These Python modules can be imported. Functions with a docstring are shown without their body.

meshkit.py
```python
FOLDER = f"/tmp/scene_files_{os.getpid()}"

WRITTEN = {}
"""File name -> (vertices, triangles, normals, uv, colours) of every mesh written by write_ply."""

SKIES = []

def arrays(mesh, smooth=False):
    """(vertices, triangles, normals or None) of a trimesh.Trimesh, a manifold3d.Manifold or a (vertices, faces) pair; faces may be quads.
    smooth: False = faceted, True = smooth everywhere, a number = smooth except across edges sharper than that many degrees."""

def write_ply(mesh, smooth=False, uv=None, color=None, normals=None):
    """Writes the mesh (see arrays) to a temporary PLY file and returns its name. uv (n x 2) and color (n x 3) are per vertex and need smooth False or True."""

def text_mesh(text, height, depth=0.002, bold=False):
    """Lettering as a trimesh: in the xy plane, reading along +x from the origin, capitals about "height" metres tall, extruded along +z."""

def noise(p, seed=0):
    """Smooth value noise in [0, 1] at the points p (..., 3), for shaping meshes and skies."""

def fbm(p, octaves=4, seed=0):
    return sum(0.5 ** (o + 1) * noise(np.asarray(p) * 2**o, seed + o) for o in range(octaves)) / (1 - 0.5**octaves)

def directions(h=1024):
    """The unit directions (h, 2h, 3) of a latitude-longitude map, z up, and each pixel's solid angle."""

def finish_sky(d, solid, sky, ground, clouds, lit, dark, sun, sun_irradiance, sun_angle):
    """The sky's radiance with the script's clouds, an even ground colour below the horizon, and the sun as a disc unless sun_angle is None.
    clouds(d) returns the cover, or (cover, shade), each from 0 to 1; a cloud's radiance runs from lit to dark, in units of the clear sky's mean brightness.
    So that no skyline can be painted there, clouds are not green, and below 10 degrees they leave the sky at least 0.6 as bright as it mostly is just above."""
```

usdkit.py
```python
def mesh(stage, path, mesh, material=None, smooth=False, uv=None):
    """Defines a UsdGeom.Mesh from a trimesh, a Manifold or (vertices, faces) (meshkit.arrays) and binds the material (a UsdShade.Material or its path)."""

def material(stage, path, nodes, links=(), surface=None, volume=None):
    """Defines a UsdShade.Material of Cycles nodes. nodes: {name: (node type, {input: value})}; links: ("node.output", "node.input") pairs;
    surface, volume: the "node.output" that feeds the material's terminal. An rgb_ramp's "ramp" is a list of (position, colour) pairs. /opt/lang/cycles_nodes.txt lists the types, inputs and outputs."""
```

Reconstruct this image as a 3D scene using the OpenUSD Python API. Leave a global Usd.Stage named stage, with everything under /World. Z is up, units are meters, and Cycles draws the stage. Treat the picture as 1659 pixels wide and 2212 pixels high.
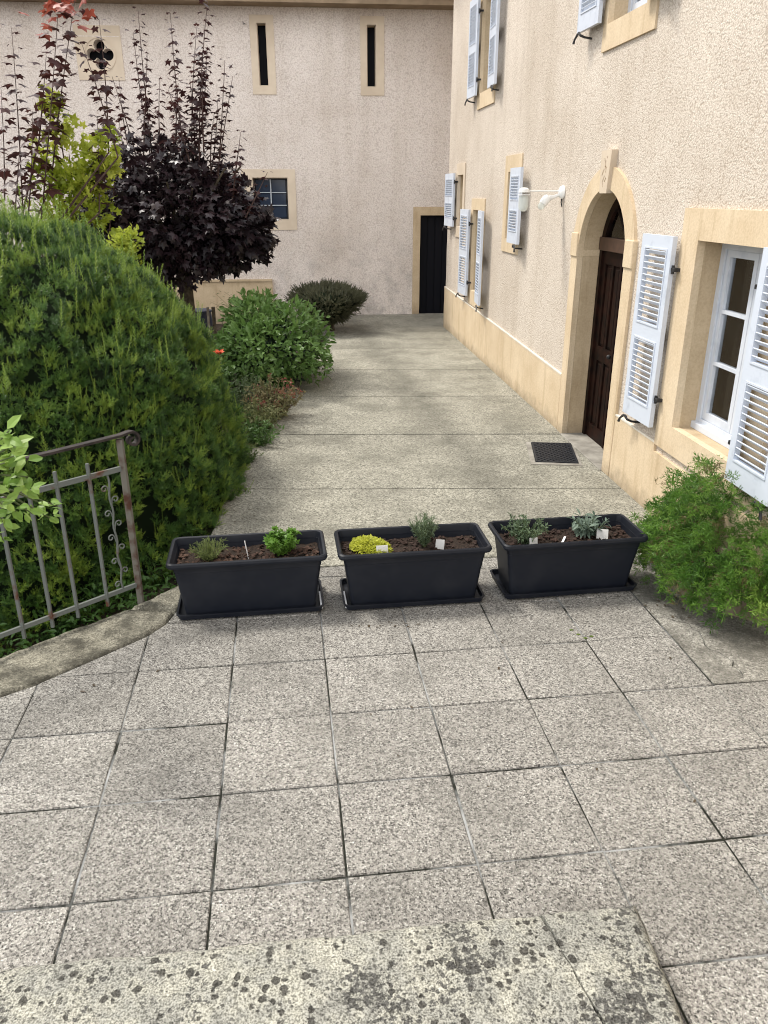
import math, random
import numpy as np, trimesh, usdkit, meshkit
from shapely.geometry import Polygon, box as sbox, Point, LineString
from shapely.ops import unary_union
from shapely import affinity
from pxr import Usd, UsdGeom, UsdLux, UsdShade, Gf, Sdf, Vt

random.seed(7); rng = np.random.default_rng(7)
stage = Usd.Stage.CreateInMemory()
UsdGeom.SetStageUpAxis(stage, UsdGeom.Tokens.z); UsdGeom.SetStageMetersPerUnit(stage, 1.0)
world = UsdGeom.Xform.Define(stage, '/World'); stage.SetDefaultPrim(world.GetPrim())
UsdGeom.Scope.Define(stage, '/World/Looks')

# ------------------------------------------------------------------ camera, sky, sun, exposure
EXPOSURE = 1.3
SKY_STRENGTH = 0.085
SUN_INT, SUN_ANGLE = 0.40, 13.0
SUN_EL, SUN_AZ = math.radians(57), math.radians(-62)      # azimuth = atan2(x, y) towards the sun
EYE = (0.0, 0.0, 2.375); PITCH = 22.05
cam = UsdGeom.Camera.Define(stage, '/World/camera')
cam.AddTranslateOp().Set(Gf.Vec3d(*EYE)); cam.AddRotateXOp().Set(90.0 - PITCH)
cam.CreateFocalLengthAttr(26.0); cam.CreateHorizontalApertureAttr(26.0*1659/1700); cam.CreateVerticalApertureAttr(26.0*2212/1700)
cam.CreateClippingRangeAttr(Gf.Vec2f(0.05, 500)); cam.CreateExposureAttr(EXPOSURE)

dome = UsdLux.DomeLight.Define(stage, '/World/sky')
dome.GetPrim().SetCustomDataByKey('kind', 'structure')
skym = usdkit.material(stage, '/World/Looks/overcast_sky', {
    'tc': ('texture_coordinate', {}),
    's': ('sky_texture', {'sky_type': 'single_scattering', 'sun_disc': False, 'sun_elevation': SUN_EL, 'sun_rotation': SUN_AZ, 'aerosol_density': 2.0}),
    'n': ('noise_texture', {'scale': 1.6, 'detail': 5.0, 'roughness': 0.55}),
    'r': ('rgb_ramp', {'ramp': [(0.25, (6.2, 6.35, 6.7)), (0.7, (11.5, 11.4, 11.2))]}),
    'm': ('mix_color', {'fac': 0.86, 'use_clamp': False}),
    'b': ('background_shader', {'strength': SKY_STRENGTH})},
    [('tc.generated', 'n.vector'), ('n.fac', 'r.fac'), ('s.color', 'm.a'), ('r.color', 'm.b'), ('m.result', 'b.color')], surface='b.background')
UsdShade.MaterialBindingAPI.Apply(dome.GetPrim()).Bind(skym)

sun = UsdLux.DistantLight.Define(stage, '/World/sun')
sun.CreateIntensityAttr(SUN_INT); sun.CreateAngleAttr(SUN_ANGLE); sun.CreateNormalizeAttr(True); sun.CreateColorAttr(Gf.Vec3f(1.0, 0.95, 0.87))
sun.AddRotateZOp().Set(-math.degrees(SUN_AZ)); sun.AddRotateXOp().Set(-(90 - math.degrees(SUN_EL)))   # -z axis points down and away from the sun

# ------------------------------------------------------------------ helpers
taken = {}
def numbered(parent, name):
    k = (parent, name); n = taken.get(k, 0); taken[k] = n + 1
    return f'{parent}/{name}' if n == 0 else f'{parent}/{name}_{n:03d}'
def tag(prim, label=None, cat=None, group=None, kind=None):
    for k, v in (('label', label), ('category', cat), ('group', group), ('kind', kind)):
        if v: prim.SetCustomDataByKey(k, v)
def thing(name, label, cat, loc=(0, 0, 0), rotz=0.0, group=None, kind=None):
    p = numbered('/World', name); x = UsdGeom.Xform.Define(stage, p)
    x.AddTranslateOp().Set(Gf.Vec3d(*map(float, loc))); x.AddRotateZOp().Set(float(rotz))
    tag(x.GetPrim(), label, cat, group, kind); return p
def struct(name, label=None, loc=(0, 0, 0), rotz=0.0):
    p = numbered('/World', name); x = UsdGeom.Xform.Define(stage, p)
    x.AddTranslateOp().Set(Gf.Vec3d(*map(float, loc))); x.AddRotateZOp().Set(float(rotz))
    tag(x.GetPrim(), label, None, None, 'structure'); return p
def obj(name, mesh, mat, parent='/World', smooth=False, label=None, kind=None, cat=None, group=None):
    if isinstance(mesh, list): mesh = cat_(mesh)
    p = numbered(parent, name); usdkit.mesh(stage, p, mesh, M[mat], smooth)
    tag(stage.GetPrimAtPath(p), label, cat, group, kind); return p
def cat_(ms): return ms[0] if len(ms) == 1 else trimesh.util.concatenate(ms)
def T(m, t): m.apply_translation(t); return m
def rot(m, deg, axis, at=(0, 0, 0)):
    m.apply_transform(trimesh.transformations.rotation_matrix(math.radians(deg), axis, at)); return m
def bx(x0, x1, y0, y1, z0, z1):
    m = trimesh.creation.box([abs(x1-x0), abs(y1-y0), abs(z1-z0)]); return T(m, ((x0+x1)/2, (y0+y1)/2, (z0+z1)/2))
def bevel_box(x0, x1, y0, y1, z0, z1, b=0.004):
    """a box with chamfered edges: the hull of three boxes"""
    x0, x1 = sorted((x0, x1)); y0, y1 = sorted((y0, y1)); z0, z1 = sorted((z0, z1))
    b = min(b, (x1-x0)/3, (y1-y0)/3, (z1-z0)/3); pts = []
    for dx, dy, dz in ((0, b, b), (b, 0, b), (b, b, 0)):
        for x in (x0+dx, x1-dx):
            for y in (y0+dy, y1-dy):
                for z in (z0+dz, z1-dz): pts.append((x, y, z))
    return trimesh.convex.convex_hull(np.array(pts))
def ext_up(poly, z0, z1):
    ms = []
    for g in getattr(poly, 'geoms', [poly]):
        if g.geom_type == 'Polygon' and g.area > 1e-7:
            m = trimesh.creation.extrude_polygon(g, z1-z0, engine='earcut'); ms.append(T(m, (0, 0, z0)))
    return cat_(ms)
def ext_wall(poly, y0, y1):
    """polygon drawn in (x, z), extruded along y from y0 to y1"""
    m = ext_up(poly, y0, y1); v = m.vertices[:, [0, 2, 1]]
    return trimesh.Trimesh(v, m.faces[:, ::-1], process=False)
def tube(pts, r, n=8, cap=True):
    pts = np.asarray(pts, float); r = np.broadcast_to(np.asarray(r, float), (len(pts),))
    tg = np.gradient(pts, axis=0); tg /= np.maximum(np.linalg.norm(tg, axis=1, keepdims=True), 1e-9)
    u = np.cross(tg[0], (0, 0, 1.0)); u = u if np.linalg.norm(u) > 1e-3 else np.cross(tg[0], (1.0, 0, 0)); V = []
    for k in range(len(pts)):
        u = u - tg[k]*(u @ tg[k]); u /= np.linalg.norm(u); w = np.cross(tg[k], u)
        a = np.linspace(0, 2*np.pi, n, endpoint=False)[:, None]; V.append(pts[k] + r[k]*(np.cos(a)*u + np.sin(a)*w))
    F = []
    for k in range(len(pts)-1):
        for i in range(n):
            a, b = k*n+i, k*n+(i+1) % n; F += [(a, b, b+n), (a, b+n, a+n)]
    V = np.vstack(V)
    if cap:
        c0, c1 = len(V), len(V)+1; V = np.vstack([V, pts[0], pts[-1]]); e = (len(pts)-1)*n
        for i in range(n): F += [(c0, (i+1) % n, i), (c1, e+i, e+(i+1) % n)]
    return trimesh.Trimesh(V, np.array(F), process=False)
def bar(a, b, w, d, up=(0, 0, 1)):
    """square bar from a to b"""
    a, b = np.asarray(a, float), np.asarray(b, float); t = b-a; L = np.linalg.norm(t); t /= L
    u = np.cross(t, up); u = u/np.linalg.norm(u) if np.linalg.norm(u) > 1e-3 else np.array([1.0, 0, 0]); w2 = np.cross(u, t)
    m = bevel_box(-w/2, w/2, -d/2, d/2, 0, L, 0.0015); X = np.eye(4); X[:3, 0], X[:3, 1], X[:3, 2], X[:3, 3] = u, np.cross(t, u), t, a
    m.apply_transform(X); return m
def lathe(prof, n=24): return trimesh.creation.revolve(np.array(prof, float), sections=n)
def scatter(tv, tf, P, X, N, S):
    """copies of the leaf (tv, tf): x along X, z along N, scaled by S (k) or (k, 3)"""
    P, X, N = (np.asarray(a, float) for a in (P, X, N)); S = np.asarray(S, float); S = S[:, None] if S.ndim == 1 else S
    X = X/np.maximum(np.linalg.norm(X, axis=1, keepdims=True), 1e-9); Y = np.cross(N, X); Y /= np.maximum(np.linalg.norm(Y, axis=1, keepdims=True), 1e-9); Z = np.cross(X, Y)
    t = tv[None]*(S[:, None, :] if S.shape[1] == 3 else S[:, :, None])
    V = P[:, None] + t[..., 0:1]*X[:, None] + t[..., 1:2]*Y[:, None] + t[..., 2:3]*Z[:, None]
    F = tf[None] + (np.arange(len(P))*len(tv))[:, None, None]
    return trimesh.Trimesh(V.reshape(-1, 3), F.reshape(-1, 3), process=False)
def unit(v): v = np.asarray(v, float); return v/np.maximum(np.linalg.norm(v, axis=-1, keepdims=True), 1e-9)
def rdir(n, r=None): return unit((r or rng).normal(size=(n, 3)))
LEAF = (np.array([(0, 0, 0), (.3, .2, .05), (.3, -.2, .05), (.68, .17, .03), (.68, -.17, .03), (1, 0, -.1), (.45, 0, -.01)], float),
        np.array([(0, 6, 1), (0, 2, 6), (1, 6, 3), (6, 2, 4), (3, 6, 5), (6, 4, 5)]))
def maple_leaf():
    ang = [(-150, .35), (-118, .55), (-85, .42), (-55, .86), (-28, .52), (0, 1.0), (28, .52), (55, .86), (85, .42), (118, .55), (150, .35)]
    v = [(0, 0, 0.02)] + [(r*math.cos(math.radians(a)), r*math.sin(math.radians(a))*1.05, -0.16*r*abs(math.sin(math.radians(a))) - .1*r*r) for a, r in ang]
    return np.array(v), np.array([(0, i, i+1) for i in range(1, len(ang))])
MAPLE = maple_leaf()
def instancer(path, protos, idx, P, X, Z, S, kind='stuff', label=None):
    """copies of the prototype meshes (defined under it) with local x along X and z along Z"""
    pi = UsdGeom.PointInstancer.Define(stage, path); tag(pi.GetPrim(), label, kind=kind); rel = pi.CreatePrototypesRel()
    for k, (mesh, mat) in enumerate(protos):
        q = f'{path}/sprig' if k == 0 else f'{path}/sprig_{k:03d}'; usdkit.mesh(stage, q, mesh, M[mat]); rel.AddTarget(q)
    Z = unit(Z); X = unit(X - Z*(X*Z).sum(1, keepdims=True)); Y = np.cross(Z, X)
    R = np.stack([X, Y, Z], 2); from scipy.spatial.transform import Rotation
    q = Rotation.from_matrix(R).as_quat()
    pi.CreatePositionsAttr(Vt.Vec3fArray.FromNumpy(np.asarray(P, np.float32)))
    pi.CreateOrientationsAttr(Vt.QuathArray([Gf.Quath(float(a[3]), float(a[0]), float(a[1]), float(a[2])) for a in q]))
    pi.CreateScalesAttr(Vt.Vec3fArray.FromNumpy(np.repeat(np.asarray(S, np.float32)[:, None], 3, 1)))
    pi.CreateProtoIndicesAttr(Vt.IntArray.FromNumpy(np.asarray(idx, np.int32)))

# ------------------------------------------------------------------ materials
M = {}
def plain(name, col, rough=0.6, spec=0.4, metal=0.0):
    M[name] = usdkit.material(stage, f'/World/Looks/{name}', {'p': ('principled_bsdf', {'base_color': col, 'roughness': rough, 'specular_ior_level': spec, 'metallic': metal})}, [], surface='p.BSDF')
def blotchy(name, c1, c2, scale=6.0, rough=0.7, bump=0.0, bscale=60.0, spec=0.3, lo=.35, hi=.65, detail=4.0, bdist=.004):
    M[name] = usdkit.material(stage, f'/World/Looks/{name}', {
        'g': ('geometry', {}), 'n': ('noise_texture', {'scale': scale, 'detail': detail, 'roughness': .6}), 'r': ('rgb_ramp', {'ramp': [(lo, c1), (hi, c2)]}),
        'bn': ('noise_texture', {'scale': bscale, 'detail': 3.0}), 'b': ('bump', {'strength': bump, 'distance': bdist}),
        'p': ('principled_bsdf', {'roughness': rough, 'specular_ior_level': spec})},
        [('g.position', 'n.vector'), ('g.position', 'bn.vector'), ('n.fac', 'r.fac'), ('r.color', 'p.base_color'), ('bn.fac', 'b.height'), ('b.normal', 'p.normal')], surface='p.BSDF')
def leafy(name, cols, transl=0.35, rough=0.45, spec=0.35, inst=False):
    """leaves: the colour varies from leaf to leaf; some light passes through"""
    k = len(cols)
    M[name] = usdkit.material(stage, f'/World/Looks/{name}', {
        'g': ('geometry', {}), 'oi': ('object_info', {}), 'ad': ('math', {'math_type': 'add'}), 'fr': ('math', {'math_type': 'fraction'}),
        'n': ('noise_texture', {'scale': 3.0, 'detail': 2.0}), 'n2': ('math', {'math_type': 'multiply_add', 'value2': 1.5, 'value3': -0.75}), 'ad2': ('math', {'math_type': 'multiply_add', 'value2': .55, 'use_clamp': True}), 'h': ('math', {'math_type': 'multiply_add', 'value2': .5, 'value3': .22}),
        'r': ('rgb_ramp', {'ramp': [(i/max(k-1, 1), c) for i, c in enumerate(cols)]}),
        'p': ('principled_bsdf', {'roughness': rough, 'specular_ior_level': spec}), 't': ('translucent_bsdf', {}), 'm': ('mix_closure', {'fac': transl})},
        [('g.random_per_island', 'ad.value1'), ('oi.random', 'ad.value2'), ('ad.value', 'fr.value1'), ('g.position', 'n.vector'), ('n.fac', 'n2.value1'), ('n2.value', 'h.value1'), ('fr.value', 'ad2.value1'), ('h.value', 'ad2.value3'),
         ('ad2.value', 'r.fac'), ('r.color', 'p.base_color'), ('r.color', 't.color'), ('p.BSDF', 'm.closure1'), ('t.BSDF', 'm.closure2')], surface='m.closure')
def roughcast(name, c_dark, c_mid, c_light, scale, dist, stain=None, lo=.36, hi=.64, strength=1.0):
    nodes = {'g': ('geometry', {}), 'v': ('voronoi_texture', {'feature': 'f1', 'scale': scale, 'randomness': 1.0}), 'wn': ('noise_texture', {'scale': scale*.6, 'detail': 2.0}), 'wv': ('vector_math', {'math_type': 'multiply_add', 'vector2': (.012, .012, .012)}),
        'n': ('noise_texture', {'scale': scale*1.7, 'detail': 3.0, 'roughness': .65}), 'h2': ('math', {'math_type': 'multiply', 'value2': .62}), 'nm': ('math', {'math_type': 'multiply', 'value2': .75}), 'h': ('math', {'math_type': 'subtract'}), 'f': ('math', {'math_type': 'add', 'value2': .45}),
        'r': ('rgb_ramp', {'ramp': [(lo, c_dark), ((lo+hi)/2, c_mid), (hi, c_light)]}), 'big': ('noise_texture', {'scale': .55, 'detail': 5.0, 'roughness': .62}),
        'br': ('rgb_ramp', {'ramp': [(.32, (.84, .81, .775)), (.5, (.96, .95, .94)), (.66, (1.04, 1.035, 1.03))]}), 'mul': ('mix_color', {'blend_type': 'multiply', 'fac': 1.0, 'use_clamp': False}),
        'sc_': ('vector_math', {'math_type': 'multiply', 'vector2': (3.2, 3.2, .28)}), 'st': ('noise_texture', {'scale': 1.0, 'detail': 6.0, 'roughness': .6}), 'strr': ('rgb_ramp', {'ramp': [(.34, (.93, .92, .905)), (.50, (1, 1, 1))]}), 'mul2': ('mix_color', {'blend_type': 'multiply', 'fac': 1.0, 'use_clamp': False}),
        'b': ('bump', {'strength': strength, 'distance': dist}), 'p': ('principled_bsdf', {'roughness': .9, 'specular_ior_level': .15})}
    links = [('g.position', 'wn.vector'), ('wn.color', 'wv.vector1'), ('g.position', 'wv.vector3'), ('wv.vector', 'v.vector'), ('g.position', 'n.vector'), ('g.position', 'big.vector'), ('v.distance', 'h2.value1'), ('n.fac', 'nm.value1'), ('nm.value', 'h.value1'), ('h2.value', 'h.value2'), ('h.value', 'f.value1'), ('f.value', 'r.fac'), ('big.fac', 'br.fac'),
        ('r.color', 'mul2.a'), ('g.position', 'sc_.vector1'), ('sc_.vector', 'st.vector'), ('st.fac', 'strr.fac'), ('strr.color', 'mul2.b'), ('mul2.result', 'mul.a'), ('br.color', 'mul.b'), ('h.value', 'b.height'), ('b.normal', 'p.normal')]
    if stain:   # damp stains towards the foot of the wall
        nodes |= {'xyz': ('separate_xyz', {}), 'mr': ('map_range', {'from_min': 0.0, 'from_max': stain, 'to_min': 1.0, 'to_max': 0.0, 'clamp': True}), 'sn': ('noise_texture', {'scale': 1.7, 'detail': 6.0, 'roughness': .7}),
            'sr': ('map_range', {'from_min': .47, 'from_max': .68, 'to_min': 0.0, 'to_max': .75, 'clamp': True}), 'sm': ('math', {'math_type': 'multiply'}), 'sc': ('mix_color', {'b': (.20, .185, .17)})}
        links += [('g.position', 'xyz.vector'), ('xyz.z', 'mr.value'), ('g.position', 'sn.vector'), ('sn.fac', 'sr.value'), ('mr.result', 'sm.value1'), ('sr.result', 'sm.value2'), ('sm.value', 'sc.fac'), ('mul.result', 'sc.a'), ('sc.result', 'p.base_color')]
    else: links.append(('mul.result', 'p.base_color'))
    M[name] = usdkit.material(stage, f'/World/Looks/{name}', nodes, links, surface='p.BSDF')
def weathered(name, c1, c2, scale, foot=.28):
    M[name] = usdkit.material(stage, f'/World/Looks/{name}', {
        'g': ('geometry', {}), 'n': ('noise_texture', {'scale': scale, 'detail': 5.0, 'roughness': .6}), 'r': ('rgb_ramp', {'ramp': [(.32, c1), (.68, c2)]}),
        'xyz': ('separate_xyz', {}), 'sn': ('noise_texture', {'scale': 7.0, 'detail': 6.0, 'roughness': .7}), 'sa': ('math', {'math_type': 'multiply_add', 'value2': .34, 'value3': -.17}), 'za': ('math', {'math_type': 'add'}),
        'mr': ('map_range', {'from_min': -.02, 'from_max': foot*.55, 'to_min': .62, 'to_max': 0.0, 'clamp': True}), 'm': ('mix_color', {'b': (.21, .165, .115)}),
        'vs': ('vector_math', {'math_type': 'multiply', 'vector2': (9, 9, .9)}), 'vn': ('noise_texture', {'scale': 1.0, 'detail': 5.0, 'roughness': .65}), 'vr': ('rgb_ramp', {'ramp': [(.30, (.80, .77, .72)), (.47, (1, 1, 1))]}), 'mu': ('mix_color', {'blend_type': 'multiply', 'fac': .8}),
        'fn': ('noise_texture', {'scale': 60.0, 'detail': 4.0, 'roughness': .65}), 'fr': ('rgb_ramp', {'ramp': [(.35, (.90, .89, .87)), (.6, (1.03, 1.03, 1.03))]}), 'mf': ('mix_color', {'blend_type': 'multiply', 'fac': 1.0, 'use_clamp': False}),
        'b': ('bump', {'strength': .35, 'distance': .004}), 'p': ('principled_bsdf', {'roughness': .85, 'specular_ior_level': .2})},
        [('g.position', x + '.vector') for x in ('n', 'sn', 'xyz', 'fn')] + [('g.position', 'vs.vector1'), ('vs.vector', 'vn.vector'), ('n.fac', 'r.fac'), ('sn.fac', 'sa.value1'), ('xyz.z', 'za.value1'), ('sa.value', 'za.value2'), ('za.value', 'mr.value'), ('mr.result', 'm.fac'),
         ('vn.fac', 'vr.fac'), ('r.color', 'mu.a'), ('vr.color', 'mu.b'), ('mu.result', 'm.a'), ('m.result', 'mf.a'), ('fn.fac', 'fr.fac'), ('fr.color', 'mf.b'), ('mf.result', 'p.base_color'), ('fn.fac', 'b.height'), ('b.normal', 'p.normal')], surface='p.BSDF')
def aggregate(name, ramp, scale, dirt, tint=1.0, dist=.003, dirt_lo=.45, dirt_hi=.7, dirt_fac=.5, dirt_scale=2.2, line=None):
    """exposed-aggregate concrete: small pebbles of several colours, dirt in broad patches, a little difference from slab to slab; line: a water stain along (x, y, nx, ny)"""
    nodes = {'g': ('geometry', {}), 'oi': ('object_info', {}),
        'v': ('voronoi_texture', {'feature': 'f1', 'scale': scale}), 'w': ('separate_color', {}), 'v2': ('voronoi_texture', {'feature': 'f1', 'scale': scale*2.3}), 'w2': ('separate_color', {}),
        'mx': ('mix_float', {'fac': .4}), 'r': ('rgb_ramp', {'ramp': ramp}),
        'd': ('noise_texture', {'scale': dirt_scale, 'detail': 6.0, 'roughness': .65}), 'dr': ('map_range', {'from_min': dirt_lo, 'from_max': dirt_hi, 'to_min': 0.0, 'to_max': dirt_fac, 'clamp': True}),
        'dm': ('mix_color', {'b': dirt}), 'or': ('map_range', {'from_min': 0.0, 'from_max': 1.0, 'to_min': .89*tint, 'to_max': 1.06*tint}), 'oc': ('combine_color', {}),
        'mul': ('mix_color', {'blend_type': 'multiply', 'fac': 1.0, 'use_clamp': False}), 'b': ('bump', {'strength': .9, 'distance': dist}), 'p': ('principled_bsdf', {'roughness': .85, 'specular_ior_level': .2})}
    links = [('g.position', 'v.vector'), ('g.position', 'v2.vector'), ('v.color', 'w.color'), ('v2.color', 'w2.color'), ('w.r', 'mx.a'), ('w2.g', 'mx.b'), ('mx.result', 'r.fac'), ('g.position', 'd.vector'), ('d.fac', 'dr.value'),
        ('dr.result', 'dm.fac'), ('r.color', 'dm.a'), ('oi.random', 'or.value'), ('or.result', 'oc.r'), ('or.result', 'oc.g'), ('or.result', 'oc.b'), ('oc.color', 'mul.b'), ('v.distance', 'b.height'), ('b.normal', 'p.normal')]
    top = 'dm.result'
    if line:
        x, y, nx, ny, wd_ = line
        nodes |= {'dot': ('vector_math', {'math_type': 'dot_product', 'vector2': (nx, ny, 0)}), 'ls': ('math', {'math_type': 'subtract', 'value2': x*nx+y*ny}), 'ln': ('noise_texture', {'scale': 2.5, 'detail': 5.0}), 'lw': ('math', {'math_type': 'multiply_add', 'value2': .5, 'value3': -.25}),
            'la': ('math', {'math_type': 'add'}), 'ab': ('math', {'math_type': 'absolute'}), 'lr': ('map_range', {'from_min': 0.0, 'from_max': wd_, 'to_min': .42, 'to_max': 0.0, 'clamp': True}), 'lm': ('mix_color', {'b': tuple(.62*c for c in dirt)})}
        links += [('g.position', 'dot.vector1'), ('dot.value', 'ls.value1'), ('g.position', 'ln.vector'), ('ln.fac', 'lw.value1'), ('ls.value', 'la.value1'), ('lw.value', 'la.value2'), ('la.value', 'ab.value1'), ('ab.value', 'lr.value'), ('lr.result', 'lm.fac'), (top, 'lm.a')]
        top = 'lm.result'
    links += [(top, 'mul.a'), ('mul.result', 'p.base_color')]
    M[name] = usdkit.material(stage, f'/World/Looks/{name}', nodes, links, surface='p.BSDF')

roughcast('house_roughcast', (.475, .40, .325), (.635, .56, .478), (.73, .665, .578), 70.0, .0065, lo=.28, hi=.70)
roughcast('back_roughcast', (.56, .49, .44), (.69, .62, .565), (.76, .695, .64), 40.0, .012, stain=1.9, lo=.30, hi=.68, strength=.9)
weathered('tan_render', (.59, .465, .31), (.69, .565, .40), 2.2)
weathered('tan_reveal_shade', (.45, .345, .22), (.56, .445, .30), 3.0)  # surround tan darkened: the shade of the reveals is put into the colour
blotchy('pale_tan', (.55, .455, .345), (.63, .53, .41), scale=2.5, rough=.85, bump=.25, bscale=110)
blotchy('white_paint', (.44, .485, .56), (.58, .625, .70), scale=7.0, lo=.26, hi=.46, detail=7, rough=.45, bump=.05, bscale=30, spec=.4)
blotchy('window_paint', (.50, .54, .60), (.60, .635, .69), scale=6, rough=.4, lo=.3, hi=.5)
blotchy('black_iron', (.012, .012, .014), (.03, .028, .028), scale=20, rough=.5, spec=.4)
blotchy('door_wood', (.004, .002, .0015), (.018, .006, .0035), scale=9, rough=.55, bump=.15, bscale=70, spec=.12)
blotchy('transom_wood', (.055, .03, .02), (.085, .047, .03), scale=12, rough=.5)
plain('dark_door', (.0022, .0025, .005), .6, .15)
plain('dark_room', (.012, .011, .010), .9, .1)
blotchy('net_curtain', (.20, .205, .21), (.28, .285, .29), scale=90, rough=.9, spec=.1)
plain('far_metal', (.42, .45, .49), .5)
plain('lamp_white', (.80, .80, .78), .35)
M['lamp_glass'] = usdkit.material(stage, '/World/Looks/lamp_glass', {'t': ('transparent_bsdf', {'color': (.9, .92, .9)}), 'd': ('principled_bsdf', {'base_color': (.72, .74, .70), 'roughness': .15}), 'm': ('mix_closure', {'fac': .5})}, [('t.BSDF', 'm.closure1'), ('d.BSDF', 'm.closure2')], surface='m.closure')
M['pane_glass'] = usdkit.material(stage, '/World/Looks/pane_glass', {'f': ('fresnel', {'IOR': 1.5}), 't': ('transparent_bsdf', {'color': (.9, .92, .93)}), 'g': ('glossy_bsdf', {'color': (1, 1, 1), 'roughness': .02}), 'm': ('mix_closure', {})},
    [('f.fac', 'm.fac'), ('t.BSDF', 'm.closure1'), ('g.BSDF', 'm.closure2')], surface='m.closure')
aggregate('tile_concrete', [(0, (.02, .019, .018)), (.20, (.07, .066, .06)), (.35, (.175, .166, .15)), (.52, (.265, .252, .23)), (.70, (.325, .31, .278)), (.86, (.43, .415, .375)), (1, (.66, .655, .62))], 138.0, (.12, .114, .10), dirt_fac=.5, dirt_lo=.43, dirt_hi=.72)
aggregate('path_concrete', [(0, (.04, .037, .03)), (.2, (.14, .134, .11)), (.42, (.275, .263, .216)), (.65, (.36, .345, .284)), (.85, (.46, .443, .37)), (1, (.58, .565, .49))], 85.0, (.12, .115, .092), dirt_fac=.6, dirt_lo=.44, dirt_hi=.66, dirt_scale=1.7, line=(.66, 8.3, .987, .163, .30))
aggregate('margin_concrete', [(0, (.05, .047, .042)), (.25, (.15, .143, .125)), (.6, (.26, .248, .217)), (.85, (.36, .345, .305)), (1, (.52, .50, .46))], 95.0, (.085, .08, .068), dirt_fac=.75, dirt_lo=.42, dirt_hi=.60, dirt_scale=3.2)
aggregate('edging_stone', [(0, (.05, .046, .036)), (.3, (.15, .14, .11)), (.6, (.24, .225, .175)), (.85, (.33, .31, .245)), (1, (.45, .43, .36))], 120.0, (.045, .042, .032), dirt_fac=.8, dirt_lo=.43, dirt_hi=.60, dirt_scale=5.0)
blotchy('trough_stone', (.13, .10, .07), (.32, .26, .19), scale=7, rough=.9, bump=.6, bscale=40, lo=.33, hi=.68, detail=6)
blotchy('threshold_stone', (.19, .175, .15), (.33, .31, .27), scale=6, rough=.85, bump=.3, bscale=60)
blotchy('joint_mortar', (.014, .015, .010), (.33, .335, .33), scale=2.3, rough=.9, lo=.46, hi=.62, detail=6)
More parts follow.
